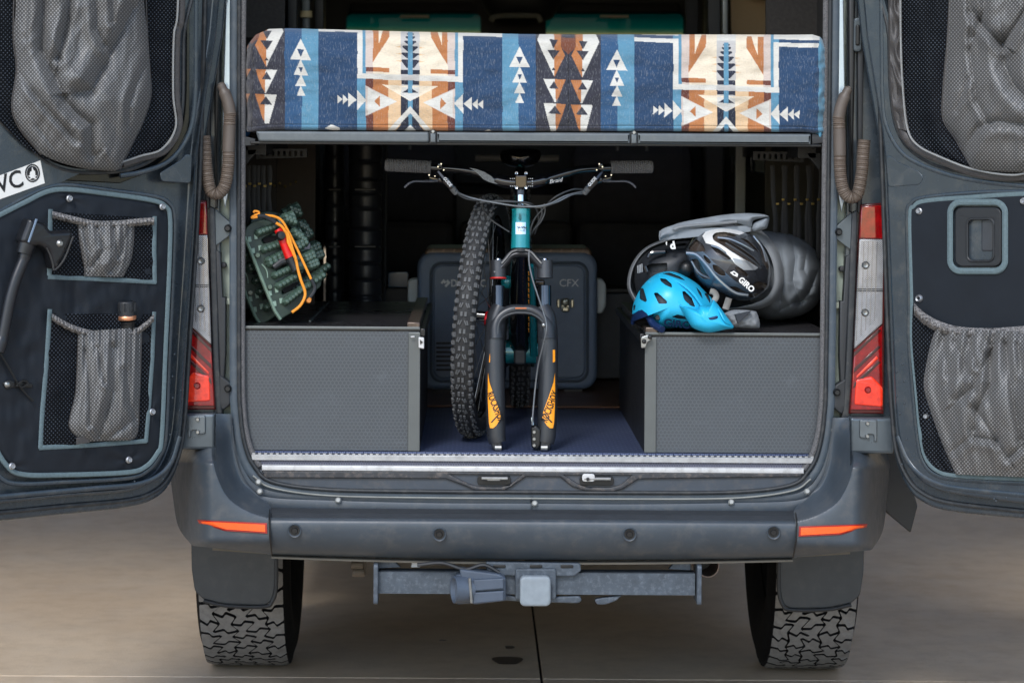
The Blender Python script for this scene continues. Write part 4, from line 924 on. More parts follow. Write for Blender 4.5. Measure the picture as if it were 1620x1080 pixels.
def bigfn(s, t, x, y):
    b = .075 * (max(0., math.sin(math.pi * s)) ** .55) * (math.sin(math.pi * (.10 + t * .88)) ** .8)
    pl_ = .012 * math.exp(-t * 1.6) * (math.sin(6.283 * 13 * s + 3 * N3(s * 4, 2)) * .7 + .5 * math.sin(6.283 * 7 * s + 1))
    wr = 1.0 * bigl(x, y) + .014 * abs(N3(x / 30., y / 75., 3)) + .003 * abs(N3(x / 14. + y / 60., y / 40., 5)) + .010 * (ridge(s * 2.2 + t * .9, t * 1.1, 7) - .55) * min(1, t * 2.0)
    return .016 + b + pl_ + wr * (math.sin(math.pi * min(1, max(0, s))) ** .5)
mk('pocket_pouch', patch(PLr, PRr, bigfn, 150, 220, RP, xy=True), pk, RO, uv=RP, ang=None)
bp = resample(cr([(1446, 480), (1462, 495), (1485, 508), (1515, 517), (1560, 520), (1600, 518), (1625, 516), (1680, 512), (1745, 500)], 10), 330); V = []; K = 9
for i, (x, y) in enumerate(bp):
    h = 19 + 2 * N3(i * .2, 3); r = .5 + .5 * math.sin(i * .8 + 2.5 * N3(i * .13, 3))
    for q in range(K):
        a = q / (K - 1); V.append(RP.pw(x, y - 1 + a * h, .022 + .016 * math.sin(math.pi * a) + .008 * r * math.sin(math.pi * a) + .005 * N3(i * .35, a * 3, 3)))
mk('elastic_band', (V, [(i * K + q, i * K + q + 1, (i + 1) * K + q + 1, (i + 1) * K + q) for i in range(len(bp) - 1) for q in range(K - 1)]), gat, RO, uv=RP, ang=None)
# ================================================================== BED AND BLANKET
BY = -.02
mt = empty('mattress', P(845, 208, .9), 'thick mattress wrapped in a blue and orange geometric woven blanket on the bed platform', 'mattress')
def blanket_cols(X, Y0):
    """woven pattern, mirrored about each motif; X,Y0 photo pixels"""
    Y = Y0 - .033 * (X - 650) - 0.0
    xr = (X - 899.0) % 500.0; h = np.where(xr > 250, 500 - xr, xr); a = 250.4 - h
    C = np.zeros(X.shape + (3,))
    def put(m, c): C[m] = c
    NAVY, BLUE, LB, CH = S(38, 70, 104), S(48, 88, 126), S(98, 152, 178), S(54, 55, 66)
    WH, OR, CRM, TAN, BR, PK, DK = S(232, 228, 216), S(196, 126, 74), S(250, 234, 206), S(240, 204, 160), S(112, 62, 50), S(222, 204, 190), S(36, 42, 60)
    put(a <= 250, CH); put(a < 199, BLUE); put(a < 172, LB); put(a < 146, NAVY); put(a < 84, LB); put(a < 71, BR); put(a < 59.5, OR); put(a < 35, TAN); put(a < 15, DK); put(a < 4, LB)
    # A motif --------------------------------------------------------------
    up = Y < 127.5
    put(up & (a < 71), PK); put(up & (a < 59.5), CRM); 
    A = lambda pts: inpoly(a, Y, pts)
    put(A([(33, 40), (33, 59), (59.5, 101), (59.5, 40)]), OR); put(A([(37, 30), (50.5, 30), (50.5, 71)]), CRM)
    put(up & (Y > 109) & (Y < 116) & (a >= 33) & (a < 59.5), OR); put(up & (Y > 109) & (Y < 116) & (a >= 59.5) & (a < 71), BR)
    put((a < 15) & (Y < 127), S(206, 202, 196)); put((a < 15) & (Y < 48), WH)
    for i, (y0, y1, w) in enumerate(((53, 57, 6), (58, 63, 8), (65, 71, 10), (73, 82, 13), (84, 93, 15), (95, 108, 15))):
        put(A([(0, y0), (w * .9, y0), (w, y0 + 2), (w * .4, y1), (0, y1)]), DK)
        if i > 2: put(A([(15, y0 + 1), (24, y0 + 2), (15, y0 + 4)]), TAN)
    put((a < 15) & (Y > 111) & (Y < 118), DK)
    put((a < 4) & (Y < 127) & (Y > 51), LB)
    put((a < 84) & (Y >= 119) & (Y < 127.5), WH); put((a < 15) & (Y >= 119) & (Y < 127.5), S(206, 202, 196))
    put((a > 76) & (a < 84) & (Y > 48) & (Y < 127.5), WH); put((a > 76) & (a < 146) & (Y > 48) & (Y < 54.5), WH)
    put((a > 84) & (a < 141) & (Y <= 48) & (Y > 43), NAVY); put((a > 71) & (a < 146) & (Y <= 43), WH); put((a > 71) & (a < 76) & (Y <= 119), LB)
    put((a < 15) & (Y > 127.5) & (Y < 134), DK); put((a < 15) & (Y >= 134) & (Y < 138), S(206, 202, 196)); put((a < 4) & (Y > 127.5) & (Y < 140), LB)
    put(A([(0, 136), (45, 135), (0, 161)]), CRM); put(A([(15, 138), (15, 151.5), (0, 160.5), (0, 138)]), S(224, 220, 210)); put(A([(0, 138), (14, 147), (0, 147)]), DK); put((a < 4) & (Y > 136) & (Y < 147.5), LB)
    put(A([(71, 138), (21, 162), (71, 186)]), PK); put(A([(68, 141), (21, 162), (68, 183)]), WH); put(A([(58, 162), (48.5, 153), (48.5, 171)]), OR)
    put(A([(0, 168), (36, 208), (26, 208), (0, 179)]), WH); put(A([(0, 181), (24, 208), (15, 208), (15, 208), (0, 208)]), DK); put((a < 3.5) & (Y > 181), LB)
    put(A([(0, 197), (11, 208), (0, 208)]), WH); put(A([(15, 178), (15, 190), (36, 208), (59.5, 208), (59.5, 190), (34, 172)]) & (a > 26 + (Y - 168) * .25) & (a < 35), TAN)
    for a0, a1, hh in ((84, 70, 16), (98, 84.5, 11.5), (107, 98, 8), (116, 107, 7)): put(A([(a0, 161.5 - hh), (a0, 161.5 + hh), (a1, 161.5)]), WH)
    # arrow stack ---------------------------------------------------------
    b = a - 173.5
    Bp = lambda pts: inpoly(b, Y, pts)
    for y0, y1, w in ((67.5, 101, 16.5), (100, 125, 11.5), (124, 142, 9), (141, 157, 6.8)): put(Bp([(0, y0), (w, y1), (-w, y1)]), WH)
    put(Bp([(-5.5, 84), (5.5, 84), (0, 96.5)]), NAVY); put(Bp([(-3.5, 112.5), (3.5, 112.5), (0, 121)]), NAVY)
    # B motif -------------------------------------------------------------
    Hh = lambda pts: inpoly(h, Y, pts)
    put(Hh([(-1, 30), (14, 30), (14, 66), (0, 78), (-1, 78)]), S(128, 74, 52)); put((h < 10) & (Y < 52), DK)
    put(Hh([(12, 40), (27, 40), (22, 114.5), (5, 80), (12, 66)]), OR); put(Hh([(23, 40), (42, 40), (49.5, 57), (22, 114.5)]), WH)
    put(Hh([(16.5, 56), (30.5, 56), (23.5, 70)]), CH); put(Hh([(13, 72), (33, 72), (23.5, 87)]), CH); put(Hh([(19.5, 104), (26.5, 104), (23, 99)]), CH)
    for y0, hh in ((118, 37), (157, 46)):
        put(Hh([(4, y0), (21, y0), (21, y0 + hh), (16, y0 + hh * .8)]), OR); put(Hh([(20, y0), (39, y0), (27 if hh > 40 else 22, y0 + hh), (19.5, y0 + hh)]), WH)
        if y0 < 130: put(Hh([(8, y0), (21, y0), (20, y0 + 36)]), OR)
    put(Hh([(15, 133), (30, 133), (22.5, 121)]), CH); put(Hh([(11.5, 173), (31.5, 173), (21.5, 160)]), CH)
    # teeth along the lower hem
    put(inpoly(a, Y, [(135, 208), (125, 201), (112, 206), (112, 212)]), WH)
    return C
NX, NZ = 980, 200
xa = np.linspace(385, 1311, NX + 1)
def top_y(x): return np.interp(x, [385, 392, 405, 425, 460, 650, 860, 1100, 1285, 1298, 1306, 1311], [92, 70, 55, 46, 45, 50.5, 54.5, 55, 55, 59, 68, 84])
def bot_y(x): return np.interp(x, [385, 392, 400, 430, 620, 860, 1100, 1270, 1290, 1311], [196, 209, 208.5, 205.5, 206.5, 207.5, 208, 209, 211, 208])
V = np.zeros((NZ + 1, NX + 1, 3)); PXX = np.zeros((NZ + 1, NX + 1)); PYY = np.zeros((NZ + 1, NX + 1))
camA = np.array(CAM)
def Pn(px, py, Yd):
    a, b = px - CX, py - CY; a2 = a * CR + b * SR; b2 = -a * SR + b * CR; k = D0 + Yd
    return np.stack([camA[0] + a2 / F_PX * k, camA[1] + k, camA[2] - b2 / F_PX * k], -1)
noi = np.vectorize(lambda x, y, z: noise.noise(Vector((x, y, z))))
for i in range(NZ + 1):
    t = i / NZ; yy = top_y(xa) * (1 - t) + bot_y(xa) * t
    ed = np.clip(np.minimum(xa - 385, 1311 - xa) / 26, 0, 1); ee = 1 - np.sqrt(1 - (1 - ed) ** 2)
    tt = np.clip(t / .10, 0, 1); te = 1 - math.sqrt(1 - (1 - tt) ** 2)
    bt = np.clip((1 - t) / .05, 0, 1); be = 1 - math.sqrt(1 - (1 - bt) ** 2)
    Yd = BY + .10 * ee ** 1.2 + .045 * te + .015 * be - .012 * math.sin(math.pi * t)
    V[i] = Pn(xa, yy, Yd); PXX[i] = xa; PYY[i] = yy
nz_ = noi(PXX / 60, PYY / 34, 1.3) * .014 + noi(PXX / 22, PYY / 12, 4.) * .0035
edge = np.exp(-np.minimum(PXX - 385, 1311 - PXX) / 14.)
nz_ += edge * noi(PXX / 9, PYY / 12, 7.) * .018
nz_ += .0028 * np.exp(-((PYY - (bot_y(PXX) - 8)) / 1.2) ** 2)
V[..., 1] += nz_
C = blanket_cols(PXX + 3 * noi(PXX / 30, PYY / 25, 2.) * (edge * 2 + .25), PYY + 1.0 * noi(PXX / 40, PYY / 25, 9.))
# top and side returns so the mattress has depth
Vl = V.reshape(-1, 3).tolist(); F = [(i * (NX + 1) + j, (i + 1) * (NX + 1) + j, (i + 1) * (NX + 1) + j + 1, i * (NX + 1) + j + 1) for i in range(NZ) for j in range(NX)]
Cl = C.reshape(-1, 3); n0 = len(Vl); ringi = list(range(NX, -1, -1)) + [i * (NX + 1) for i in range(1, NZ + 1)] + [NZ * (NX + 1) + j for j in range(1, NX + 1)] + [i * (NX + 1) + NX for i in range(NZ - 1, 0, -1)]
back = [(Vl[q][0], 1.8, Vl[q][2] + 0) for q in ringi]; Vl += back; m = len(ringi)
F += [(ringi[i], ringi[(i + 1) % m], n0 + (i + 1) % m, n0 + i) for i in range(m)]
Cl = np.vstack([Cl, Cl[ringi]])
k = NT('woven_blanket'); at = k.n('ShaderNodeAttribute'); at.attribute_name = 'Col'
wv = k.noise(k.co('Object', (1, 1, .16)), 420., 2, .6); wv2 = k.noise(k.co('Object', (.2, 1, 1)), 520., 2, .5)
bm_ = k.vm('MULTIPLY', at.outputs[0], (.74, .76, .80))
c = k.mix(k.math('MULTIPLY', k.ramp(wv, [(.55, 0.), (.68, 1.)]), .2), bm_, S(180, 182, 182)); c = k.mix(k.math('MULTIPLY', k.ramp(wv2, [(.5, 0.), (.62, 1.)]), .10), c, S(30, 34, 44))
k.set(c, .95, 0, k.bump(k.math('ADD', wv, wv2), .6, .0015), Sheen_Weight=.25)
mk('blanket', (Vl, F), k.m, mt, cols=Cl, ang=None, merge=False)
# drooping blanket corners
CB = simple('blanket_blue', S(40, 84, 134), .95, 0, var=.25, vscale=300, bump=.5, bscale=600)
LBm = simple('blanket_light', S(96, 158, 190), .95, 0, var=.2, vscale=300, bump=.5, bscale=600)
mk('blanket_corner', puff([(386, 95), (383, 130), (383, 170), (385, 208), (389, 217), (395, 213), (397, 200), (395, 150), (392, 100)], (389, 165), .02, flat(.05), fn=lambda x, y, r: .006 * math.sin(y / 5.), rings=16, n=100)[0], CB, mt)
mk('blanket_corner', puff([(1286, 200), (1285, 212), (1288, 219), (1296, 221), (1303, 219), (1309, 205), (1311, 190), (1305, 190)], (1298, 206), .02, flat(.02), fn=lambda x, y, r: .006 * math.sin(x / 2.), rings=16, n=100)[0], LBm, mt)
bp_ = empty('bed_platform', P(845, 230, .9), 'black folding bed platform with a grey metal front rail under the patterned mattress', 'bed platform')
rail = simple('rail_metal', S(92, 99, 104), .4, .3, var=.06, vscale=20, dirt=S(150, 152, 150), dirt_amt=.12)
def RR(pts): return [(x, y + (x - 845) * .0055) for x, y in pts]
for x0, x1 in ((404, 679), (691, 997), (1009, 1283)):
    mk('rail_section', plate(flat(-.018), RR(rpoly([(x0, 209.5), (x1, 209.5), (x1, 226.5), (x0 + (5 if x0 < 500 else 0), 226.5)], 3.5 if x0 < 500 else 1)), t=.05, bev=.006, seg=3), rail, bp_)
for x in (685, 1003): mk('rail_joint', plate(flat(-.012), RR([(x - 6, 208), (x + 6, 208), (x + 6, 229), (x - 6, 229)]), t=.04, bev=.002), dark_pl, bp_); mk('rail_clip', plate(flat(-.022), RR([(x - 4, 212), (x + 4, 212), (x + 4, 226), (x - 4, 226)]), t=.01, bev=.002), rail, bp_); mk('bolt', lathe([(.0001, .004), (.004, .004), (.006, 0)], P(x, 209 + (x - 845) * .0055, -.02), (0, -1, 0), 10), steel, bp_)
mk('under_rail', plate(flat(-.006), RR([(396, 226), (1300, 226), (1300, 230.5), (396, 230.5)]), t=.04, bev=.002), blk, bp_)
mk('rail_end', plate(flat(.0), RR([(384, 218), (404, 222), (404, 232), (384, 234)]), t=.1), dark_pl, bp_); mk('rail_end', plate(flat(.0), RR([(1284, 208), (1308, 212), (1308, 224), (1284, 227)]), t=.1, bev=.004), dark_pl, bp_)
z_ = P(845, 224, .9).z
mk('bed_board', box((-.0, .95, z_ + .03), (1.5, 1.75, .03)), dark_in, bp_)
for s in (-1, 1): mk('side_rail', box((s * .76, 1.1, P(845, 236, .3).z), (.05, 1.8, .04)), dark_pl, bp_)
for M in (lambda g: g, mirror):
    mk('slotted_rail', M(plate(flat(.42), [(405, 235), (486, 235), (486, 249), (405, 252)], [rrect(x, 239, x + 3.5, 247, 1.2, 2) for x in range(412, 480, 9)], t=.02, bev=.001)), simple('bracket_black', S(44, 46, 48), .5, .3), bp_)
    mk('support_bracket', M(plate(flat(.2), [(384, 236), (406, 236), (406, 240), (388, 262), (384, 262)], t=.02)), dark_pl, bp_)
# ================================================================== STORAGE BOXES
hexm = m_hexboard('hex_board', S(62, 67, 72), S(82, 88, 93), 95., .42, .25)
hexd = m_hexboard('hex_board_dark', S(38, 37, 40), S(66, 64, 66), 95., .28, .5)
tr = simple('edge_profile', S(94, 98, 98), .45, .4, var=.06)
def storage(px0, px1, ytop, side, lab):
    Yf = .02; dep = 1.12
    a, b = P(px0, 620, Yf).x, P(px1, 620, Yf).x; zt = P((px0 + px1) / 2, ytop, Yf).z; z0 = FZ
    root = empty('storage_box', ((a + b) / 2, Yf + dep / 2, z0), lab, 'storage box')
    f = mk('front_panel', box(((a + b) / 2, Yf + .006, (zt + z0) / 2 - .003), (b - a - .004, .012, zt - z0 - .008), bev=.001), hexm, root, merge=False)
    topp = mk('top_panel', box(((a + b) / 2, Yf + dep / 2, zt - .006), (b - a, dep, .012), bev=.0015), hexd, root, uv=Plane((0, 0, 0), (1, 0, 0), (0, 1, 0)), merge=False)
    inner = b if side < 0 else a
    mk('side_wall', box((inner + side * .006, Yf + .012 + dep / 2, (zt + z0) / 2 - .006), (.012, dep, zt - z0 - .014)), simple('box_side', S(24, 25, 28), .5, 0, bump=.2), root, merge=False)
    mk('back_panel', box(((a + b) / 2, Yf + dep - .006, (zt + z0) / 2 - .01), (b - a - .03, .012, zt - z0 - .03)), blk, root)
    mk('edge_profile', box(((a + b) / 2, Yf - .002, zt - .002), (b - a, .010, .008), bev=.002), tr, root)
    mk('edge_profile', box((inner + side * .015, Yf - .003, (zt + z0) / 2 - .006), (.032, .008, zt - z0 - .014), bev=.002), tr, root)
    mk('slide_rail', box((inner + side * .018, Yf + dep / 2, zt + .006), (.034, dep, .016), bev=.003), simple('rail_worn', S(92, 80, 72), .35, .5, var=.5, vscale=40), root)
    mk('slide_rail', box((inner - side * .007, Yf + dep / 2, zt - .014), (.014, dep, .022), bev=.003), blk, root)
    if side < 0: mk('lid_seam', box((inner - .31, Yf + .65, zt + .0015), (.006, .9, .004)), tr, root)
    return root, inner, zt, Yf
bl, inL, ztL, YfL = storage(378, 664, 517, -1, 'hexagon patterned storage box on the left with green traction boards on its lid')
br, inR, ztR, YfR = storage(1020, 1316, 527, 1, 'dark hexagon patterned storage box on the right of the cargo floor, under the helmets')
mk('latch_bracket', join(plate(flat(-.005), rpoly([(662, 533), (671, 534), (671, 552), (662, 550)], 1.5), t=.012, bev=.002)), alu_white, bl)
mk('latch_screw', join(plate(flat(-.0075), [(664, 537), (669, 541), (665, 545)], t=.004, bev=.0005)), blk, bl)
mk('corner_bracket', join(plate(flat(-.006), rpoly([(1014, 533), (1026, 529), (1032, 533), (1030, 538), (1024, 541), (1022, 550), (1014, 551)], 2.5), t=.012, bev=.002)), steel, br)
for x, y in ((1019, 540), (1028.5, 533)): mk('bolt', lathe([(.0001, .003), (.005, .002), (.0065, 0)], P(x, y, -.008), (0, -1, 0), 10), blk, br)
mk('pull_tab', plate(flat(-.002), rpoly([(649, 532), (656, 531), (656, 534), (650, 534)], 1), t=.006), alu_white, bl)
# ================================================================== COOLER
FYF = 1.62
cool = empty('cooler', P(802, 618, FYF + .2), 'dark blue grey portable fridge with white side handles standing behind the bicycle', 'cooler')
cb_ = simple('cooler_shell', S(120, 138, 164), .5, 0, var=.06, bump=.15); cb2 = simple('cooler_panel', S(112, 128, 150), .45, 0, bump=.1)
lidm = simple('cooler_lid', S(128, 104, 84), .4, 0, var=.1, vscale=10)  # brownish reflection on the lid put into its base colour
mk('body', plate(flat(FYF), rrect(660, 399, 945, 616, 24, 8), t=.36, bev=.018, seg=4), cb_, cool)
mk('front_panel', plate(flat(FYF - .008), rrect(686, 420, 925, 598, 14, 6), t=.02, bev=.005, seg=3), cb2, cool)
mk('panel_groove', tube([P(x, y, FYF - .009) for x, y in rrect(682, 416, 929, 602, 17, 8)], .005, 8, closed=True), simple('groove', S(84, 96, 110), .5), cool)
mk('lid', plate(flat(FYF + .01), rrect(672, 393, 936, 410, 8, 5), t=.34, bev=.008), lidm, cool)
for x in np.arange(684, 930, 17.): mk('lid_rib', plate(flat(FYF + .004), [(x, 394), (x + 3, 394), (x + 1, 399), (x - 2, 399)], t=.32, bev=.001), simple('lid_rib', S(160, 134, 112), .4), cool)
wh = simple('handle_white', S(214, 222, 224), .4, 0, var=.04)
mk('handle', plate(flat(FYF + .05), rpoly([(645, 444), (652, 440), (664, 440), (664, 500), (645, 500)], 4), t=.05, bev=.008), wh, cool)
mk('handle', plate(flat(FYF + .05), rpoly([(944, 440), (953, 441), (959, 450), (959, 484), (953, 496), (944, 496)], 4), t=.05, bev=.008), wh, cool)
for y in np.arange(541, 590, 7.): mk('vent_slat', plate(flat(FYF - .010), [(690, y), (736, y), (736, y + 3.4), (690, y + 3.4)], t=.01, bev=.001), blk, cool)
lett = simple('lettering_white', S(236, 238, 240), .4, 0, var=.02)
mk('lettering', join(text(flat(FYF - .008), 'DOMETIC', 713, 453, 11.5, .0015, 0, .0005, bold=.03, xs=.86, spacing=.9), plate(flat(FYF - .0095), [(697, 447), (702, 441.5), (706.5, 446), (703.5, 449), (701.5, 447), (699.5, 449.5)], t=.001, bev=.0001), plate(flat(FYF - .0095), [(703, 452), (707.5, 447), (705.5, 445), (708, 442), (713, 447), (706, 454.5)], t=.001, bev=.0001)), lett, cool)
mk('lettering', text(flat(FYF - .008), 'CFX', 884.5, 453, 12, .0015, 0, .0005, bold=.005), lett, cool)
lt = mk('latch', join(plate(flat(FYF - .02), rrect(888, 472, 901, 493, 3), t=.02, bev=.003), plate(flat(FYF - .024), rrect(881, 473, 886, 487, 1.5), t=.02, bev=.003), plate(flat(FYF - .024), rrect(903, 473, 908, 487, 1.5), t=.02, bev=.003), lathe([(.0001, .014), (.009, .012), (.014, .004), (.015, 0)], P(894.5, 478, FYF - .02), (0, -1, 0), 14), box(P(894.5, 489, FYF - .03), (.02, .01, .015), bev=.003)), simple('latch_metal', S(190, 186, 168), .3, .8), cool)
for fx in (700, 905): mk('foot', box(P(fx, 616, FYF + .1), (.06, .2, .02)), blk, cool)
# added sheet past the mat; brown light reflection put into its colour
mk('floor_reflection', box((0, 3.0, FZ + .004), (1.70, 3.7, .006)), simple('reflection_brown', S(118, 86, 66), .45, 0, var=.15, vscale=4), van)
# ================================================================== BICYCLE
bk = empty('bicycle', P(824, 712, .6), 'teal mountain bike without its front wheel standing on its black fork in the cargo bay', 'bicycle')
teal = simple('teal_paint', S(24, 132, 140), .2, .15, var=.05, coat=.8, Coat_Roughness=.05)
fk = simple('fork_black', S(46, 49, 54), .35, .15, var=.08, bump=.1); cr_m = simple('crown_grey', S(66, 68, 72), .38, .5)
gl = simple('gloss_black', S(14, 15, 18), .12, 0, coat=.6); chrome = simple('chrome', S(210, 218, 226), .12, 1.0, var=.03)
yel = simple('decal_orange', S(250, 160, 28), .4, 0, var=.03)
fy = lambda py: .06 + (715 - py) / 450. * .10       # the fork leans back slightly
def Q(px, py, dy=0.): return P(px, py, fy(py) + dy)
def bp(name, g, m, parent=None, **kw): return mk(name, g, m, parent or bk, **kw)
fork = bp('fork', join(*[tube([Q(x, y) for x, y in pts], rr, 18) for pts, rr in (
    ([(791, 484), (785, 500), (783, 520), (782, 545), (783, 600), (784, 650), (785, 690), (787, 700)], [.022, .026, .0275, .0275, .0265, .0265, .0255, .023]),
    ([(858, 484), (864, 500), (866, 520), (867, 545), (867, 600), (866, 650), (865, 690), (863, 700)], [.022, .026, .0275, .0275, .0265, .0265, .0255, .023]))]), fk)
arch = cr([(784, 535), (784, 515), (792, 500), (808, 490.5), (825, 489.5), (842, 491), (857, 500), (866, 516), (867, 535)], 6)
bp('arch', tube([Q(x, y, -.012) for x, y in arch], [.0225 - .0085 * math.sin(math.pi * i / (len(arch) - 1)) for i in range(len(arch))], 14, sq=(1, 1.0), up=(0, -1, 0)), fk, fork)
bp('arch_rib', tube([Q(x, y, -.030) for x, y in cr([(787, 530), (789, 512), (797, 501), (811, 495.5), (825, 494.5), (840, 496), (853, 503), (861, 514), (863, 530)], 6)], .0025, 6), simple('rib_grey', S(74, 78, 82), .4), fork)
bp('lettering', plate(flat(fy(488) - .033), [(815, 486.5), (833, 486.5), (833, 488.5), (815, 488.5)], t=.0015, bev=.0003), simple('letter_copper', S(196, 110, 60), .4), fork)
# dropouts
for x, sg in ((787, 1), (862, -1)):
    bp('dropout', plate(flat(fy(705) - .015), rpoly([(x - 11 * sg, 690), (x + 6 * sg, 688), (x + 8 * sg, 713), (x - 6 * sg, 713.5), (x - 10 * sg, 705)], 3), t=.04, bev=.006), fk, fork)
    bp('axle_eye', cyl(Q(x - 4 * sg, 708, -.02), Q(x + 6 * sg, 708, -.02), .009, seg=14), steel, fork)
bp('brake_caliper', plate(flat(fy(690) - .02), rpoly([(840, 676), (848, 672), (856, 680), (855, 706), (850, 712), (841, 708)], 3), t=.035, bev=.005), blk, fork)
for y in (683, 694, 704): bp('caliper_bolt', lathe([(.0001, .003), (.004, .003), (.0055, 0)], P(845, y, fy(690) - .022), (0, -1, 0), 10), steel, fork)
bp('hose_fitting', tube([Q(842, 660, -.03), Q(842.5, 672, -.03)], .0036, 8), chrome, fork)
# decals: orange print wrapped on the lowers
def wrap(g, cx_px, r=.0278):
    c = P(cx_px, 600, fy(600)); out = []
    for v in g[0]:
        dx = v[0] - (P(cx_px, 600, fy(600)).x); ang = max(-1.45, min(1.45, dx / r * 1.02)); yy = fy(715 - 0) * 0
        z = v[2]; py = 241 + (1.57 - z) * F_PX / 6.6; cy = fy(py)
        out.append(Vector((c.x + math.sin(ang) * r, cy - math.cos(ang) * r - (.0006), z)))
    return out, g[1]
def fine(pl, outer, step=2.):
    """grid-filled polygon so that it can be bent"""
    x = [p[0] for p in outer]; y = [p[1] for p in outer]; V = []; F = []; idx = {}
    ys = np.arange(min(y), max(y) + .01, step); rows = []
    for yy in ys:
        c = []
        for i in range(len(outer)):
            (x1, y1), (x2, y2) = outer[i], outer[(i + 1) % len(outer)]
            if (y1 > yy) != (y2 > yy): c.append(x1 + (yy - y1) * (x2 - x1) / (y2 - y1))
        c.sort()
        if len(c) >= 2: rows.append((yy, c[0], c[-1]))
    K = 8
    for yy, a, b in rows:
        for q in range(K + 1): V.append(pl.pw(a + (b - a) * q / K, yy))
    F = [(i * (K + 1) + q, (i + 1) * (K + 1) + q, (i + 1) * (K + 1) + q + 1, i * (K + 1) + q + 1) for i in range(len(rows) - 1) for q in range(K)]
    return V, F
fpl = flat(fy(600) - .03)
for sg, cx in ((1, 783.5), (-1, 866.5)):
    A = lambda pts: [(cx + (x - 783.5) * sg, y) for x, y in pts]
    bp('decal', wrap(fine(fpl, A([(771, 590), (774, 605), (779, 618), (783, 630), (787, 640), (791, 652), (792.5, 660), (785, 672), (779, 677), (775, 676), (773, 668), (770.5, 630)])), cx), yel, fork)
    bp('decal', wrap(fine(fpl, A([(770.5, 554), (775, 554), (775, 574), (770.5, 573)]), 1.5), cx), yel, fork)
    t_ = text(fpl, 'ROCKSHOX', 0, 0, 12, 0, 0, .0002, bold=.03, xs=.56)
    # place the letters along the slanting decal
    u0, v0 = fpl.uv(0, 0); vv = []
    x0, y0, an = ((769.5, 622, -66) if sg > 0 else (865, 668, 68))
    uu, w_ = fpl.uv(x0, y0)
    for v in t_[0]:
        dx = v.x - fpl.w(u0, v0).x; dz = v.z - fpl.w(u0, v0).z; a_ = rad(an)
        vv.append(Vector((fpl.w(uu, w_).x + dx * math.cos(a_) - dz * math.sin(a_), v.y, fpl.w(uu, w_).z + dx * math.sin(a_) + dz * math.cos(a_))))
    g = wrap((vv, t_[1]), cx, .0292); bp('lettering', g, ink, fork)
    g = wrap(fine(fpl, A([(775, 668), (778, 668), (789, 655.5), (788, 654)]), 1.5), cx, .0286); bp('decal_line', g, ink, fork)
# crown and stanchions
for x in (788, 862):
    bp('stanchion', tube([Q(x, 452), Q(x, 500)], .0175, 20), simple('stanchion', S(74, 78, 86), .12, .9), fork)
    bp('stanchion_top', tube([Q(x, 412), Q(x, 440)], .0215, 20), cr_m, fork)
    bp('top_cap', lathe([(.0001, .004), (.008, .004), (.010, 0)], Q(x, 411), (0, 0, 1), 14), chrome, fork)
bp('seal_ring', tube([Q(788, 439), Q(788, 441)], .0228, 20), simple('ring_red', S(190, 40, 34), .4), fork)
cw = cr([(781, 430), (790, 424), (800, 413), (810, 402), (825, 399), (839, 402), (850, 413), (860, 424), (869, 430)], 6)
bp('crown', tube([Q(x, y + 1, -.0) for x, y in cw], [.0135] * len(cw), 14, sq=(1.5, .8), up=(0, -1, 0)), cr_m, fork)
bp('crown_rib', tube([Q(x, y - 4, -.022) for x, y in cw[8:-8]], .003, 6), simple('crown_light', S(128, 130, 134), .3, .5), fork)
bp('crown_race', tube([Q(824, 394), Q(824, 399)], .027, 24), blk, fork)
# frame
frame = bp('frame', tube([Q(824.5, 331), Q(824.5, 338), Q(824, 360), Q(823.5, 385), Q(823.5, 393)], [.0262, .0255, .0255, .0262, .027], 28), teal)
bp('headset', tube([Q(824, 326), Q(824, 331)], .024, 24), blk, frame)
hbg = P(823, 360, fy(360) - .027)
def onhead(px, py, r): 
    c = Q(824, py); a = max(-1.2, min(1.2, (P(px, py, fy(py) - .02).x - c.x) / r)); return Vector((c.x + math.sin(a) * r, c.y - math.cos(a) * r, P(px, py, fy(py) - .02).z))
V = [onhead(815 + 17 * i / 10, 351.5 + 19 * j / 4, .0272) for j in range(5) for i in range(11)]
bp('badge', (V, [(j * 11 + i, (j + 1) * 11 + i, (j + 1) * 11 + i + 1, j * 11 + i + 1) for j in range(4) for i in range(10)]), chrome, frame)
bf = flat(fy(360) - .0285)
bp('badge_lettering', join(text(bf, 'SANTA', 818.2, 361.5, 3.6, 0, 0, .0003, bold=.03), text(bf, 'CRUZ', 819.4, 366, 3.2, 0, 0, .0003)), ink, frame)
bp('frame_mark', plate(bf, [(822, 337), (825, 341), (825, 346), (822, 349), (820, 345), (821, 340)], t=.0008, bev=.0001), simple('mark_dark', S(16, 84, 92), .3), frame)
down = [P(823, 396, .20), P(823, 440, .42), P(823, 500, .62), P(823, 550, .74)]
bp('down_tube', tube(down, [.024, .030, .033, .034], 18, sq=(1, 1.0), up=(0, -1, 0)), teal, frame)
bp('down_tube_guard', tube([p + Vector((0, -.016, 0)) for p in down], [.022, .029, .031, .030], 16, sq=(.9, 1)), gl, frame)
bp('teal_edge', tube([P(841, 420, .30), P(843, 480, .5), P(844, 560, .70)], [.006, .010, .012], 10), teal, frame)
bp('frame_decal', join(*[tube([P(836.3, y, .16 + (y - 400) * .0035 - .02), P(836.6, y + 5, .16 + (y - 395) * .0035 - .02)], .0016, 6) for y in range(430, 525, 9)]), yel, frame)
bp('bottom_bracket', cyl(P(800, 556, .74), P(848, 556, .74), .036, seg=24), teal, frame)
bp('bb_rim', tube([P(x, y, .70) for x, y in cr([(808, 546), (815, 549), (823, 550), (832, 549), (838, 546)], 5)], .003, 6), simple('rim_silver', S(176, 184, 180), .3, .7), frame)
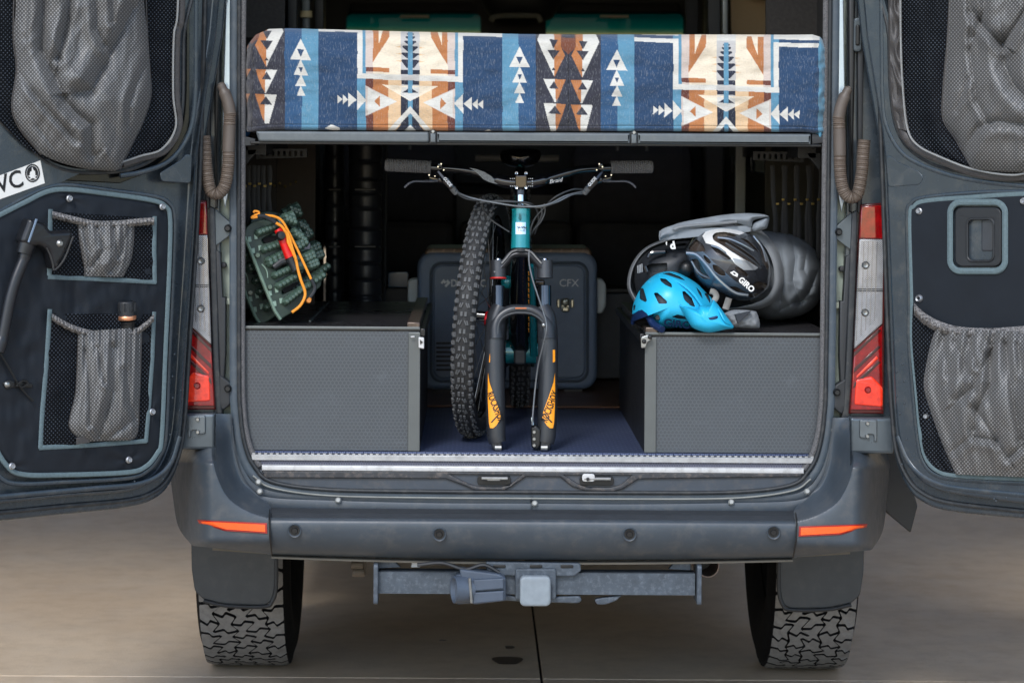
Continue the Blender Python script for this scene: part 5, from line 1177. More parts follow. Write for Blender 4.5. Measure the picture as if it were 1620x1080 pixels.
bp('shock_mount', plate(flat(.68), rrect(813, 553, 832, 577, 4), t=.05, bev=.006), dark_pl, frame)
bp('linkage', sph(P(803, 446, .5), .02), teal, frame); bp('bearing_cap', cyl(P(846, 552, .72), P(856, 552, .72), .022, seg=16), teal, frame)
bp('crank_arm', tube([P(850, 556, .72), P(852, 540, .72), P(853, 480, .70), P(852, 452, .70)], [.018, .012, .010, .012], 10), gl)
bp('crank_arm', tube([P(798, 556, .74), P(795, 580, .76), P(793, 625, .78)], [.018, .012, .010], 10), gl)
pdl = bp('pedal', join(plate(flat(.66), rrect(846, 444, 862, 452, 2), t=.08, bev=.004)), gl); bp('pedal', plate(flat(.74), rrect(774, 622, 792, 630, 2), t=.08, bev=.004), gl)
cg = [cyl((P(796, 0, .76).x - .004, .76 + .082 * math.cos(a), P(0, 556, .76).z + .082 * math.sin(a)), (P(796, 0, .76).x + .004, .76 + .082 * math.cos(a), P(0, 556, .76).z + .082 * math.sin(a)), .005, seg=6) for a in np.linspace(0, 6.283, 33)[:-1]]
bp('chainring', join(lathe([(.03, -.002), (.078, -.002), (.078, .002), (.03, .002)], (P(796, 0, .76).x, .76, P(0, 556, .76).z), (1, 0, 0), 40), *cg), steel)
for x in (804, 839):
    bp('chain_stay', tube([P(x, 556, .78), P(x - (822 - x) * .2, 575, 1.0), P(x, 570, 1.2)], .011, 10), teal, frame)
bp('seat_stay', join(tube([P(808, 480, .8), P(810, 570, 1.2)], .009, 8), tube([P(836, 480, .8), P(834, 570, 1.2)], .009, 8)), gl, frame)
bp('top_tube', tube([P(824, 350, .18), P(824, 375, .5), P(824, 390, .82)], [.022, .021, .02], 14), teal, frame)
bp('seat_tube', tube([P(824, 550, .76), P(823, 400, .86), P(823, 300, .92)], .018, 14), teal, frame)
bp('seat_post', tube([P(823, 320, .9), P(823, 262, .95)], .015, 12), gl)
bp('saddle', puff([(791, 243), (796, 237), (823, 235), (850, 237), (856, 243), (853, 254), (842, 263), (823, 266), (804, 263), (793, 254)], (823, 250), .06, flat(.80), rings=20, n=80, back=3.2)[0], gl)
# MTB tyres
mtb = simple('mtb_rubber', S(34, 35, 37), .7, 0, var=.2, vscale=40, bump=.3, dirt=S(88, 86, 80), dirt_amt=.3)
knob = simple('knob_rubber', S(84, 86, 88), .7, 0, var=.2, vscale=80, dirt=S(120, 120, 118), dirt_amt=.3)
def bike_wheel(c, ax, up, R, parent, tr=.030, lab=None, n=46):
    c = Vector(c); ax = Vector(ax).normalized(); up = (Vector(up) - ax * ax.dot(Vector(up))).normalized(); fw = ax.cross(up)
    rc = R - tr
    prof = [(rc + tr * math.cos(t), tr * 1.0 * math.sin(t)) for t in np.linspace(-2.5, 2.5, 21)]
    ty = mk('tyre', lathe(prof, c, ax, 96), mtb, parent)
    gs = []
    def kb(th, w0, l, wd, yaw, hgt=.0045):
        # w0: angle across the tyre
        e = up * math.cos(th) + fw * math.sin(th); T = -up * math.sin(th) + fw * math.cos(th)
        nrm = e * math.cos(w0) + ax * math.sin(w0); sd = ax * math.cos(w0) - e * math.sin(w0)
        p = c + e * rc + nrm * (tr + hgt * .4)
        cy, sy = math.cos(yaw), math.sin(yaw); T2 = T * cy + sd * sy; s2 = sd * cy - T * sy
        M = Matrix((s2, T2, nrm)).transposed()
        return box(p, (wd, l, hgt), M)
    for i in range(n):
        th = 2 * math.pi * i / n; st = 2 * math.pi / n
        for sg in (-1, 1):
            gs.append(kb(th, sg * .16, .012, .0065, 0)); gs.append(kb(th + st * .5, sg * .20, .014, .0035, sg * .45)); gs.append(kb(th + st * .5, sg * .36, .012, .0035, sg * .3))
            gs.append(kb(th + st * .25, sg * .74, .013, .007, 0, .006)); gs.append(kb(th + st * .75, sg * .86, .011, .009, 0, .006)); gs.append(kb(th + st * .25, sg * 1.08, .009, .004, 0, .004))
    mk('knobs', join(*gs), knob, parent, smooth=False, merge=False)
    rim_ = mk('rim', lathe([(rc - .024, -.012), (rc - .006, -.014), (rc - .004, -.010), (rc - .004, .010), (rc - .006, .014), (rc - .024, .012), (rc - .03, 0), (rc - .024, -.012)], c, ax, 72), gl, parent)
    sp = []
    for i in range(28):
        th = 2 * math.pi * i / 28; sg = 1 if i % 2 else -1; off = .5 if (i // 2) % 2 else -.5
        a = c + ax * sg * .028 + (up * math.cos(th + off) + fw * math.sin(th + off)) * .022; b = c + (up * math.cos(th) + fw * math.sin(th)) * (rc - .026)
        mk('spoke', tube([a, b], .0012, 5), steel, parent)
    mk('hub', lathe([(.0001, -.05), (.010, -.05), (.012, -.03), (.024, -.028), (.024, -.024), (.013, -.018), (.013, .018), (.024, .024), (.024, .028), (.012, .03), (.010, .05), (.0001, .05)], c, ax, 20), gl, parent)
    return ty
rwx = P(822, 600, 1.15).x
rw = mk('rear_wheel', lathe([(.0001, -.06), (.018, -.06), (.018, .06), (.0001, .06)], (rwx, 1.19, FZ + .352), (1, 0, 0), 16), gl, bk)
bike_wheel((rwx, 1.19, FZ + .352), (1, 0, 0), (0, 0, 1), .352, rw)
# handlebar assembly
hy = .155
def HB(px, py, dy=0.): return P(px, py, hy + dy)
bar = bp('handlebar', tube([HB(x, y, dy) for x, y, dy in cr([(670, 264, .045), (700, 266, .035), (735, 269, .02), (760, 274, .01), (785, 284, 0), (805, 288.5, -.005), (823, 289, -.006), (842, 288.5, -.005), (862, 284, 0), (888, 276, .01), (915, 269, .02), (945, 266.5, .035), (975, 265, .045)], 8)], [.0115] * 20 + [.013] * 12 + [.0165] * 33 + [.013] * 12 + [.0115] * 20, 16), gl)
gm = simple('grip_rubber', S(98, 98, 100), .8, 0, var=.15, vscale=60, bump=.4, bscale=300)
for x0, x1, y0, y1 in ((609, 682, 261, 264.5), (966, 1033, 264.5, 264)):
    n_ = 60; pts = [HB(x0 + (x1 - x0) * i / n_, y0 + (y1 - y0) * i / n_, .045 + .008 * (1 - i / n_ if x0 < 800 else i / n_)) for i in range(n_ + 1)]
    rr = [.0172 * (1 + .0 * i) + (.0012 * math.sin(i * 1.9)) for i in range(n_ + 1)]
    if x0 < 800: rr[0] = .013; rr[1] = .0165; rr[-3:] = [.0185, .0185, .018]
    else: rr[-1] = .013; rr[-2] = .0165; rr[:3] = [.018, .0185, .0185]
    gr = bp('grip', tube(pts, rr, 18), gm, bar)
    bp('grip_texture', join(*[sph(pts[i] + Vector((0, -math.cos(a) * .0172, math.sin(a) * .0172)), .0024, (1.3, 1, .7), 6, 4) for i in range(4, n_ - 3, 3) for a in np.arange(-1.2 + (.2 if i % 2 else 0), 1.3, .4)]), gm, bar)
# stem
bp('stem', join(plate(flat(hy - .035), rrect(815, 277, 834, 298, 2), t=.03, bev=.004), tube([HB(823, 290, 0), HB(823, 300, .04)], .02, 14)), gl)
for x in (817, 832):
    for y in (274, 296.5): bp('stem_bolt', lathe([(.0015, .002), (.004, .003), (.0052, .001), (.0052, -.012)], HB(x, y, -.036), (0, -1, 0), 12), chrome)
bp('steerer_spacer', tube([Q(823.5, 299), Q(823.5, 309)], .0165, 18), gl); bp('steerer', tube([Q(823.5, 308), Q(823.5, 327)], .0135, 18), chrome)
graph = simple('bar_graphic', S(170, 174, 176), .4)
bp('bar_graphic', join(plate(flat(hy - .014), [(742, 265.5), (752, 267), (766, 272), (776, 278), (786, 288), (788, 291.5), (776, 289), (765, 284), (757, 276), (750, 270)], t=.0015, bev=.0003)), simple('graphic_grey', S(110, 114, 116), .4, var=.5, vscale=250), bar)
bp('bar_lettering', text(flat(hy - .018), 'Braid', 869, 290.5, 6.5, 0, 10, .0003, shear=.35, xs=1.1), lett, bar)
bp('bar_marks', join(*[plate(flat(hy - .021), [(x, y), (x + 1.5, y), (x + 1.5, y + 1.2), (x, y + 1.2)], t=.001, bev=.0001) for x in (807, 810, 813, 835.5, 838.5, 841.5) for y in (282, 286, 290, 294)]), lett, bar)
for M_, o in ((1, 0), (-1, 1)):
    X = (lambda x: x) if M_ == 1 else (lambda x: 823.5 * 2 - x - 1)
    dyb = -.02
    lv = bp('brake_lever', tube([HB(X(x), y, dy) for x, y, dy in cr([(705, 284, -.01), (690, 286, -.02), (672, 287, -.035), (656, 287, -.045), (646, 291, -.05), (640, 297, -.05)], 6)], [.006] * 10 + [.0042] * 18 + [.0038] * 3, 8, sq=(.7, 1.1), up=(0, 0, 1)), simple('lever_black', S(110, 114, 122), .2, .6), bar)
    bp('lever_body', join(tube([HB(X(694), 272, -.015), HB(X(704), 284, -.022), HB(X(720), 303, -.015)], [.010, .0125, .008], 12), sph(HB(X(697), 284, -.015), .012), tube([HB(X(680), 281, -.01), HB(X(700), 286, -.02), HB(X(712), 290, -.02)], [.005, .008, .007], 10)), gl, bar)
    bp('clamp', join(lathe([(.0128, -.006), (.0165, -.006), (.0165, .006), (.0128, .006)], HB(X(696), 267, .035), (1, 0, 0), 20), box(HB(X(696), 262, .02), (.012, .014, .016), bev=.003), box(HB(X(696), 275, .015), (.010, .014, .02), bev=.003)), steel if 0 else gl, bar)
    for (bx, by) in ((693, 264), (698, 259.5), (688, 279), (679, 277), (685, 285), (702, 269)): bp('clamp_bolt', lathe([(.0001, .002), (.002, .002), (.0028, 0), (.0028, -.01)], HB(X(bx), by, -.012), (0, -1, 0), 10), chrome, bar)
    bp('lever_lettering', text(flat(hy - .036), 'GUIDE', X(701) if M_ > 0 else X(713), 282.5 if M_ > 0 else 295.5, 5, 0, -50 if M_ > 0 else 50, .0004, bold=.03, xs=.85), lett, bar)
    bp('hose_collar', tube([HB(X(715), 297, -.018), HB(X(722), 306, -.012)], [.0095, .0085], 12), simple('collar_grey', S(84, 86, 88), .6), bar)
cab = simple('cable_housing', S(52, 54, 56), .35, 0, var=.05); cabl = simple('cable_light', S(98, 102, 106), .3, .3)
def cable(pts, r=.0026, m=cab): bp('cable', tube([HB(x, y, d) for x, y, d in cr(pts, 10)], r, 7), m)
cable([(722, 306, -.01), (740, 315, -.03), (770, 318, -.05), (805, 319, -.055), (835, 321, -.045), (848, 330, -.02), (852, 350, .0), (846, 370, .02)])
cable([(722, 304, -.01), (745, 313, -.04), (790, 322, -.06), (830, 327, -.06), (865, 324, -.06), (895, 310, -.04), (926, 302, -.01)], .0028, cabl)
cable([(924, 306, -.01), (905, 308, -.03), (880, 320, -.05), (850, 328, -.05), (822, 320, -.04), (790, 318, -.03), (760, 320, .0)], .0026, cabl)
cable([(926, 300, -.01), (905, 300, -.03), (878, 312, -.05), (862, 328, -.04), (852, 338, -.04), (843, 352, -.03), (838, 372, -.02), (837, 400, -.02)])
cable([(861, 322, -.04), (862, 335, -.04), (856, 350, -.04), (846, 362, -.03), (840, 372, -.01)])
cable([(856, 328, -.04), (857, 340, -.04), (850, 355, -.03), (842, 366, -.01)])
cable([(762, 320, .02), (766, 335, .03), (780, 350, .03), (795, 360, .02), (806, 367, .01)])
bp('brake_hose', tube([P(x, y, Y) for x, y, Y in cr([(837, 395, .08), (837, 415, .07), (842, 440, .06), (850, 465, .05), (860, 495, .04), (864, 510, .035), (864, 525, .03), (858, 550, .04), (851, 580, .05), (846, 620, .05), (843, 655, .035), (842, 672, .03)], 8)], .0024, 7), cabl)
bp('hose_guide', sph(P(860, 514, .035), .007), steel)
# ------------------------------------------------------------------ detached front wheel
wc = P(763, 503, .36); R_ = .342
fwl = empty('loose_bicycle_wheel', (wc.x - .02, wc.y, FZ), 'loose knobbly mountain bike wheel leaning upright left of the bicycle fork', 'wheel')
lean = math.atan2(P(771, 330, .42).x - P(741, 690, .42).x, .70)
axw = Matrix.Rotation(rad(-9), 3, 'Z') @ Vector((math.cos(lean), 0, -math.sin(lean)))
wc = Vector((wc.x, wc.y, FZ + .342 * math.cos(lean) + .002))
bike_wheel(wc, axw, (math.sin(lean), 0, math.cos(lean)), R_, fwl, .031)
mk('axle_end', lathe([(.0001, -.075), (.009, -.075), (.010, -.055), (.010, .05), (.0001, .05)], wc, axw, 16), gl, fwl)
mk('brake_rotor', lathe([(.03, .036), (.034, .036), (.034, .038), (.03, .038)], wc, axw, 30), steel, fwl)
hubp = P(768, 503, .30)
mk('red_hub_cap', lathe([(.0001, -.004), (.020, -.004), (.022, .0), (.022, .012), (.018, .014), (.0001, .014)], P(770, 504, .36) , axw, 24), simple('anodised_red', S(206, 22, 34), .25, .5), fwl)
mk('hub_sleeve', lathe([(.010, -.02), (.011, -.002)], P(770, 504, .36), axw, 20), steel, fwl)
# ================================================================== TRACTION BOARDS
grn = simple('board_green', S(38, 54, 44), .5, 0, var=.1, vscale=10, bump=.15, dirt=S(110, 112, 96), dirt_amt=.12); grn2 = simple('nub_green', S(70, 90, 80), .28, 0, var=.15, vscale=60)
padm = simple('board_pad', S(124, 148, 134), .5, 0, var=.12, vscale=60)
c45 = lambda x, y: (370 + x / 4.5, 320 + y / 4.5)
def traction(Y, dx, dy, lab, full=True):
    T = lambda x, y: (lambda q: (q[0] + dx, q[1] + dy))(c45(x, y))
    # the board stands on its edge and tilts back, plane turned about the vertical
    o = P(*T(300, 500), Y); pl = Plane(o, (math.cos(rad(18)), math.sin(rad(18)), 0), (0, math.sin(rad(8)), math.cos(rad(8))))
    b = min((pl.pw(*T(x, y)) for x, y in ((345, 838), (300, 770))), key=lambda v: v.z)
    r = empty('traction_board', (b.x, b.y, b.z), lab, 'traction board', 'green traction boards stowed against the left wall')
    out = [T(*q) for q in rpoly([(62, 232), (72, 170), (120, 128), (200, 118), (285, 140), (292, 205), (235, 235), (190, 262), (205, 290), (290, 260), (318, 285), (345, 390), (395, 440), (335, 420), (275, 440), (272, 468), (300, 470), (380, 452), (400, 500), (470, 560), (455, 590), (420, 600), (350, 628), (352, 655), (440, 620), (560, 560), (610, 510), (632, 540), (626, 610), (540, 690), (430, 790), (345, 838), (300, 770)], 9, 3)]
    mk('panel', plate(pl, out, d=0, t=.022, bev=.004), grn, r)
    mk('side_flange', tube([pl.pw(*T(x, y), -.004) for x, y in ((64, 236), (180, 500), (300, 770), (345, 836))], .006, 8, sq=(1.8, .8), up=pl.n), padm, r)
    nub = []
    rows = [((160, 205), (285, 160), 6), ((205, 325), (325, 285), 5), ((240, 405), (340, 362), 4), ((290, 512), (392, 470), 5), ((320, 590), (450, 520), 6), ((375, 705), (500, 610), 7), ((525, 600), (625, 530), 5), ((345, 100), (400, 120), 3), ((415, 210), (460, 240), 3), ((440, 300), (485, 270), 3), ((500, 390), (545, 370), 3), ((530, 440), (570, 425), 3)]
    for (a, b_, n_) in rows:
        for i in range(n_):
            x = a[0] + (b_[0] - a[0]) * i / (n_ - 1); y = a[1] + (b_[1] - a[1]) * i / (n_ - 1)
            for q in ((0, 0), (9, 22)) if n_ < 5 else ((0, 0),):
                c = pl.pw(*T(x + q[0] + 3, y + q[1] + 6), .004)
                nub.append(lathe([(.0001, .022), (.005, .021), (.0095, .013), (.0125, 0)], c, pl.n, 7))
    # backing ribs that carry the outer nubs
    for a, b_ in (((300, 150), (410, 100)), ((360, 260), (465, 225)), ((420, 340), (490, 285)), ((440, 470), (575, 420)), ((420, 420), (550, 380))):
        nub.append(tube([pl.pw(*T(*a), -.012), pl.pw(*T(*b_), -.012)], .016, 8))
    mk('nubs', join(*nub), grn2, r, smooth=False, merge=False)
    for sl in ([(192, 262), (205, 245), (290, 235), (305, 250), (296, 268), (215, 288)], [(272, 445), (300, 422), (372, 400), (392, 420), (380, 440), (300, 470)], [(348, 632), (365, 612), (450, 570), (470, 580), (455, 598), (370, 652)]):
        mk('slot', plate(pl, [T(*q) for q in rpoly(sl, 8, 2)], d=.0015, t=.004, bev=.001), blk_matte, r)
    for x, y in ((102, 255), (145, 238), (131, 338), (178, 320), (265, 645), (310, 625), (300, 722), (345, 703)):
        c = T(x, y); mk('pad', plate(pl, [(c[0] - 3, c[1] - 4), (c[0] + 2, c[1] - 4.6), (c[0] + 3.4, c[1] + 3.6), (c[0] - 1.6, c[1] + 4.4)], d=.004, t=.006, bev=.001), padm, r)
    for x, y in ((165, 370), (262, 600)): mk('peg', cyl(pl.pw(*T(x, y), 0), pl.pw(*T(x, y), .018), .008, .006, 12), grn2, r)
    mk('grip_arc', tube([pl.pw(*T(x, y), .003) for x, y in cr([(195, 435), (222, 465), (238, 500), (242, 535)], 6)], .0018, 6), padm, r)
    return pl, T
plT, TT = traction(.10, 0, 0, 'green studded traction board in front, held by orange cords, leaning on the left wall')
traction(.20, -31, 9, 'green studded traction board second in the stack, lower left behind the front one')
traction(.34, 8, -14, 'green studded traction board rearmost in the stack with only its edge studs showing')
cordm = simple('bungee_orange', S(236, 150, 40), .6, 0, var=.12, vscale=200)
redm = simple('handle_red', S(206, 20, 18), .35, 0)
co = empty('bungee_cord', plT.pw(*c45(430, 780), .05), 'orange elastic cords looped over the front green traction board', 'cord')
def cord(pts, r, m=cordm, name='cord', d=.04): return mk(name, tube([plT.pw(*c45(x, y), d) for x, y in cr(pts, 8)], r, 8), m, co)
cord([(205, 88), (270, 98), (325, 130), (370, 200), (440, 330), (500, 450), (552, 556)], .0036)
cord([(285, 145), (330, 175), (365, 230), (380, 290), (415, 360), (440, 420), (455, 480), (480, 560), (512, 640), (510, 690), (480, 745), (425, 788)], .0040, d=.045)
cord([(360, 210), (385, 250), (410, 330), (440, 410)], .0034, d=.048)
cord([(120, 65), (130, 55), (155, 60), (160, 75), (130, 85), (110, 100), (150, 98)], .0034)
cord([(150, 90), (200, 95), (240, 115), (285, 145)], .006, dark_pl, 'sleeve')
cord([(552, 556), (580, 610), (575, 650), (548, 690)], .005, dark_pl, 'sleeve')
mk('toggle', join(lathe([(.0001, .012), (.006, .012), (.007, 0), (.004, -.012)], plT.pw(*c45(540, 712), .04), (0.2, -1, .2), 10), sph(plT.pw(*c45(548, 700), .04), .006)), simple('toggle_orange', S(190, 118, 40), .4), co)
tl_ = empty('hand_tool', plT.pw(*c45(440, 480), .05), 'red and black hand tool tucked under the orange cords on the front traction board', 'tool')
mk('red_handle', tube([plT.pw(*c45(x, y), .035) for x, y in ((298, 190), (330, 240), (345, 290), (365, 340), (392, 395))], [.010, .014, .011, .011, .013], 12), redm, tl_)
mk('pivot', lathe([(.0001, .014), (.010, .013), (.014, 0)], plT.pw(*c45(322, 238), .045), plT.n, 18), blk, tl_)
mk('black_grip', tube([plT.pw(*c45(x, y), .033) for x, y in ((390, 392), (415, 440), (440, 485))], [.0125, .011, .0125], 12), dark_pl, tl_)
mk('black_grip', tube([plT.pw(*c45(x, y), .02) for x, y in ((385, 410), (330, 425), (280, 462))], [.011, .010, .008], 10), dark_pl, tl_)
mk('buckle_tab', box(P(*c45(520, 312), .3), (.02, .01, .018), bev=.002), simple('tab_grey', S(96, 100, 110), .4), tl_)
# ================================================================== BAG AND HELMETS
d45 = lambda x, y: (970 + x / 4.5, 320 + y / 4.5)
D = lambda L: [d45(*q) for q in L]
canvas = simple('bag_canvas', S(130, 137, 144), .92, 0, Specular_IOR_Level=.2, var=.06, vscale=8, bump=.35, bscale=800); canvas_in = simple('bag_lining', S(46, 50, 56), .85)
band = simple('bag_band', S(122, 126, 130), .75, 0, var=.06, bump=.3, bscale=900)
bag = empty('bag', P(*d45(900, 840), .35), 'grey canvas duffel bag lying open on the right box with two dark helmets inside', 'bag')
bagY = .50
bfl = folds([(D([(1290, 250), (1420, 350), (1462, 480), (1400, 640), (1330, 720)]), 7, .022), (D([(1270, 250), (1300, 400), (1280, 560), (1330, 700)]), 9, .020), (D([(1180, 300), (1210, 480), (1190, 700)]), 7, .012), (D([(1380, 330), (1360, 480), (1420, 600)]), 6, .014), (D([(1150, 790), (1280, 720), (1400, 690)]), 7, .012)])
def bagfn(x, y, r):
    return bfl(x, y) * (1 - r ** 8) + (.006 * ridge((x - 1180) / 38 - (y - 400) / 60, (y - 400) / 50, 2) + .006 * N3(x / 15, y / 22, 5)) * (1 - r ** 8)
g, _ = puff(D([(960, 190), (1100, 205), (1250, 225), (1350, 262), (1430, 330), (1480, 430), (1492, 540), (1480, 650), (1440, 740), (1350, 800), (1240, 830), (1110, 838), (1010, 800), (900, 760), (860, 600), (860, 330)]), d45(1160, 520), .24, flat(bagY), fn=bagfn, rings=110, n=360, p=2.6, back=.5)
mk('body', g, canvas, bag, ang=None)
# mouth of the bag: an upright oval ring whose rim band faces the viewer
mouth = cr([(150, 690), (112, 600), (125, 490), (175, 390), (250, 320), (370, 270), (520, 225), (640, 200), (760, 175), (880, 172), (1000, 205), (1100, 290), (1160, 400), (1180, 500), (1175, 600), (1120, 690), (1020, 740), (900, 756), (790, 768), (600, 800), (350, 800), (210, 760)], 7, True)
def mY(x, y):  # the mouth tilts: right side nearer, left side farther
    return .20 + (1180 - x) / 1100 * .10
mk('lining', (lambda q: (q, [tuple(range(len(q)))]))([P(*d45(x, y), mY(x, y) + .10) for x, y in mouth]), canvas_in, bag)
V = []; K = 8
for i, (x, y) in enumerate(mouth):
    cx, cy = 650, 490; a = (x > 950) * 1.0
    wd = 24 + 44 * max(0, min(1, (x - 880) / 150.)) if y > 200 else 24
    dx, dy = (x - cx), (y - cy); l = math.hypot(dx, dy)
    for q in range(K):
        t = q / (K - 1); s_ = 1 + (t - .5) * 0; xx = x - dx / l * wd * (.5 - t) ; yy = y - dy / l * wd * (.5 - t)
        V.append(P(*d45(xx, yy), mY(x, y) - .012 * math.sin(math.pi * t) + .03 * t))
n = len(mouth); V2 = [v + Vector((0, .02, 0)) for v in V]
F = [(i * K + q, i * K + q + 1, ((i + 1) % n) * K + q + 1, ((i + 1) % n) * K + q) for i in range(n) for q in range(K - 1)]
mk('rim_band', (V, F), band, bag)
# wall of the bag between rim and body
Vw = []
for i, (x, y) in enumerate(mouth):
    Vw.append(P(*d45(x, y), mY(x, y) + .02)); 
    Vw.append(P(*d45(x * .8 + 200, y * .8 + 110), .62))
mk('side_cloth', (Vw, [(2 * i, 2 * i + 1, 2 * ((i + 1) % n) + 1, 2 * ((i + 1) % n)) for i in range(n)]), canvas, bag)
fl1 = lambda s, t: .02 + .012 * math.sin(math.pi * s * 1.0) + .006 * N3(s * 9, t * 3, 1)
def strap_patch(name, Lp, Rp, Y, m, fn=None): return mk(name, patch(D(Lp), D(Rp), fn or fl1, 14, 70, flat(Y), thick=.006, smooth_edges=False), m, bag, ang=None)
strap_patch('flap', [(330, 205), (326, 240), (330, 272)], [(985, 165), (985, 185), (978, 210)], .17, canvas, lambda s, t: .01 + .02 * math.sin(math.pi * s))
mk('flap', patch(D([(330, 235), (345, 195), (420, 165), (500, 140), (650, 112), (800, 88), (940, 78), (1060, 84), (1110, 100)]), D([(335, 270), (400, 252), (520, 218), (620, 198), (760, 170), (880, 150), (980, 180), (1000, 130), (1108, 104)]), lambda s, t: .02 + .02 * math.sin(math.pi * s) + .008 * N3(t * 12, s * 2, 4), 80, 12, flat(.18), thick=.005), canvas, bag, ang=None)
mk('flap_fold', puff(D([(985, 195), (1000, 150), (1060, 120), (1110, 104), (1104, 160), (1085, 190), (1010, 212)]), d45(1050, 160), .03, flat(.17), rings=14, n=80, back=.3)[0], canvas, bag)
mk('webbing', patch(D([(420, 185), (470, 165), (640, 150), (880, 128)]), D([(450, 205), (500, 188), (650, 170), (885, 150)]), lambda s, t: .035 + .006 * math.sin(math.pi * s), 40, 6, flat(.17), thick=.004), band, bag)
mk('strap_end', puff(D([(785, 790), (860, 765), (1000, 772), (1030, 800), (1045, 880), (1020, 898), (900, 895), (840, 880)]), d45(920, 838), .03, flat(.06), fn=lambda x, y, r: .008 * N3(x / 8, y / 8) * (1 - r ** 6), rings=20, n=90, back=.4)[0], band, bag, ang=None)
mk('strap_opening', plate(flat(.035), D([(868, 800), (985, 775), (890, 865)]), d=.02, t=.02, bev=.002), canvas_in, bag)
# ---- dark helmet inside
dh = empty('helmet', P(*d45(350, 700), .25), 'matt dark grey helmet deepest in the open bag, behind the blue one', 'helmet')
hd_ = simple('helmet_dark', S(38, 41, 46), .5, 0, var=.1, vscale=10)
vd1 = [D(rpoly(q, 12)) for q in ([(240, 385), (270, 345), (380, 340), (385, 365), (300, 380), (250, 402)], [(225, 460), (265, 440), (385, 432), (385, 490), (240, 500)], [(440, 300), (520, 290), (520, 330), (450, 330)])]
g, _ = puff(D([(150, 560), (160, 460), (205, 385), (280, 330), (390, 290), (520, 270), (620, 300), (640, 450), (620, 620), (560, 680), (300, 700), (180, 660)]), d45(390, 480), .14, flat(.31), rings=70, n=240, vents=vd1, vd=.03, back=.6)
mk('shell', g, hd_, dh)
mk('vent_bar', join(tube([P(*d45(x, y), .18) for x, y in cr([(250, 392), (275, 360), (370, 352)], 5)], .006, 8), tube([P(*d45(x, y), .175) for x, y in ((225, 455), (240, 495))], .006, 8)), gl, dh)
mk('lettering', join(text(flat(.155), 'd', 975 + 450 / 4.5 - 14, 320 + 335 / 4.5, 12, 0, 12, .0008, bold=.06), text(flat(.155), 'f', 970 + 400 / 4.5 - 5, 320 + 305 / 4.5, 5, 0, 12, .0008, bold=.06)), white_p, dh)
mk('label_print', join(*[plate(flat(.166), D([(172 + i * 10, 450 - i * 4), (178 + i * 10, 449 - i * 4), (180 + i * 10, 505 - i * 3), (174 + i * 10, 506 - i * 3)]), t=.001, bev=.0001) for i in range(4)]), simple('print_grey', S(140, 142, 144), .5), dh)
# ---- road helmet: dark blue grey with a white stripe
rh = empty('helmet', P(*d45(820, 690), .2), 'glossy blue grey road helmet with a white stripe in the mouth of the bag', 'helmet')
rout = D([(512, 350), (535, 300), (580, 240), (640, 195), (710, 175), (800, 172), (900, 190), (990, 230), (1050, 290), (1100, 380), (1125, 470), (1120, 570), (1090, 630), (1000, 690), (900, 700), (830, 680), (730, 640), (650, 600), (590, 540), (555, 470), (530, 400)])
stripe = D([(635, 240), (660, 205), (720, 188), (820, 188), (900, 200), (935, 218), (900, 232), (830, 215), (740, 215), (708, 235), (712, 262), (770, 300), (840, 350), (960, 420), (1040, 460), (1010, 480), (940, 480), (870, 440), (840, 400), (800, 360), (730, 310), (660, 290)])
stripe2 = D([(850, 395), (960, 420), (1040, 462), (1010, 482), (930, 482), (868, 440)])
vR = [D(rpoly(q, 16)) for q in (
    [(705, 240), (730, 215), (800, 210), (880, 235), (860, 245), (800, 240), (740, 252), (830, 300), (905, 352), (890, 362), (800, 320), (715, 270)],
    [(745, 255), (800, 262), (900, 320), (1000, 392), (1050, 450), (1030, 462), (940, 405), (830, 332)],
    [(690, 310), (740, 320), (800, 360), (845, 405), (800, 410), (745, 370)],
    [(705, 440), (740, 450), (790, 490), (805, 525), (760, 520), (715, 485)],
    [(555, 405), (600, 400), (640, 470), (690, 545), (640, 545), (590, 500)],
    [(865, 460), (900, 462), (950, 500), (965, 530), (900, 520)],
    [(535, 320), (590, 260), (640, 300), (660, 350), (600, 350), (545, 345)],
    [(820, 600), (870, 600), (960, 645), (1040, 650), (1000, 680), (900, 660)],
    [(985, 590), (1030, 560), (1100, 580), (1080, 620), (1030, 630)],
    [(900, 250), (960, 270), (1030, 340), (1040, 360), (980, 310)],
    [(1040, 300), (1085, 380), (1110, 470), (1095, 480), (1060, 400)],
    [(640, 370), (680, 400), (700, 430), (680, 440), (650, 410)])]
def rcol(X, Y, hid):
    C = np.zeros(X.shape + (3,)); C[:] = S(60, 64, 70)
    lo = inpoly(X, Y, D([(500, 340), (560, 360), (640, 350), (760, 470), (870, 560), (1010, 650), (1050, 680), (900, 720), (700, 650), (560, 560)])); C[lo] = S(84, 102, 120)
    bl_ = inpoly(X, Y, D([(840, 440), (1060, 450), (1140, 450), (1140, 640), (1040, 660), (870, 560), (800, 500)])); C[bl_] = S(40, 42, 48)
    C[inpoly(X, Y, stripe)] = S(236, 236, 234); C[inpoly(X, Y, stripe2)] = S(158, 162, 166); C[hid] = S(66, 56, 50); return C
k = NT('helmet_coloured'); at = k.n('ShaderNodeAttribute'); at.attribute_name = 'Col'; k.set(k.mix(k.math('MULTIPLY', k.noise(k.co(), 200., 3), .12), at.outputs[0], (0.2, .2, .2)), .22, .1, None, Coat_Weight=.6, Coat_Roughness=.08); hel_m = k.m
g, cc = puff(rout, d45(800, 430), .15, flat(.20), rings=150, n=560, vents=vR, vd=.022, back=.6, colfn=rcol)
mk('shell', g, hel_m, rh, cols=cc, ang=None)
def on_puff(px, py, H, base, c, out):
    return base - H * .96
ribm = simple('helmet_rib', S(120, 130, 142), .18, .5, coat=.6)
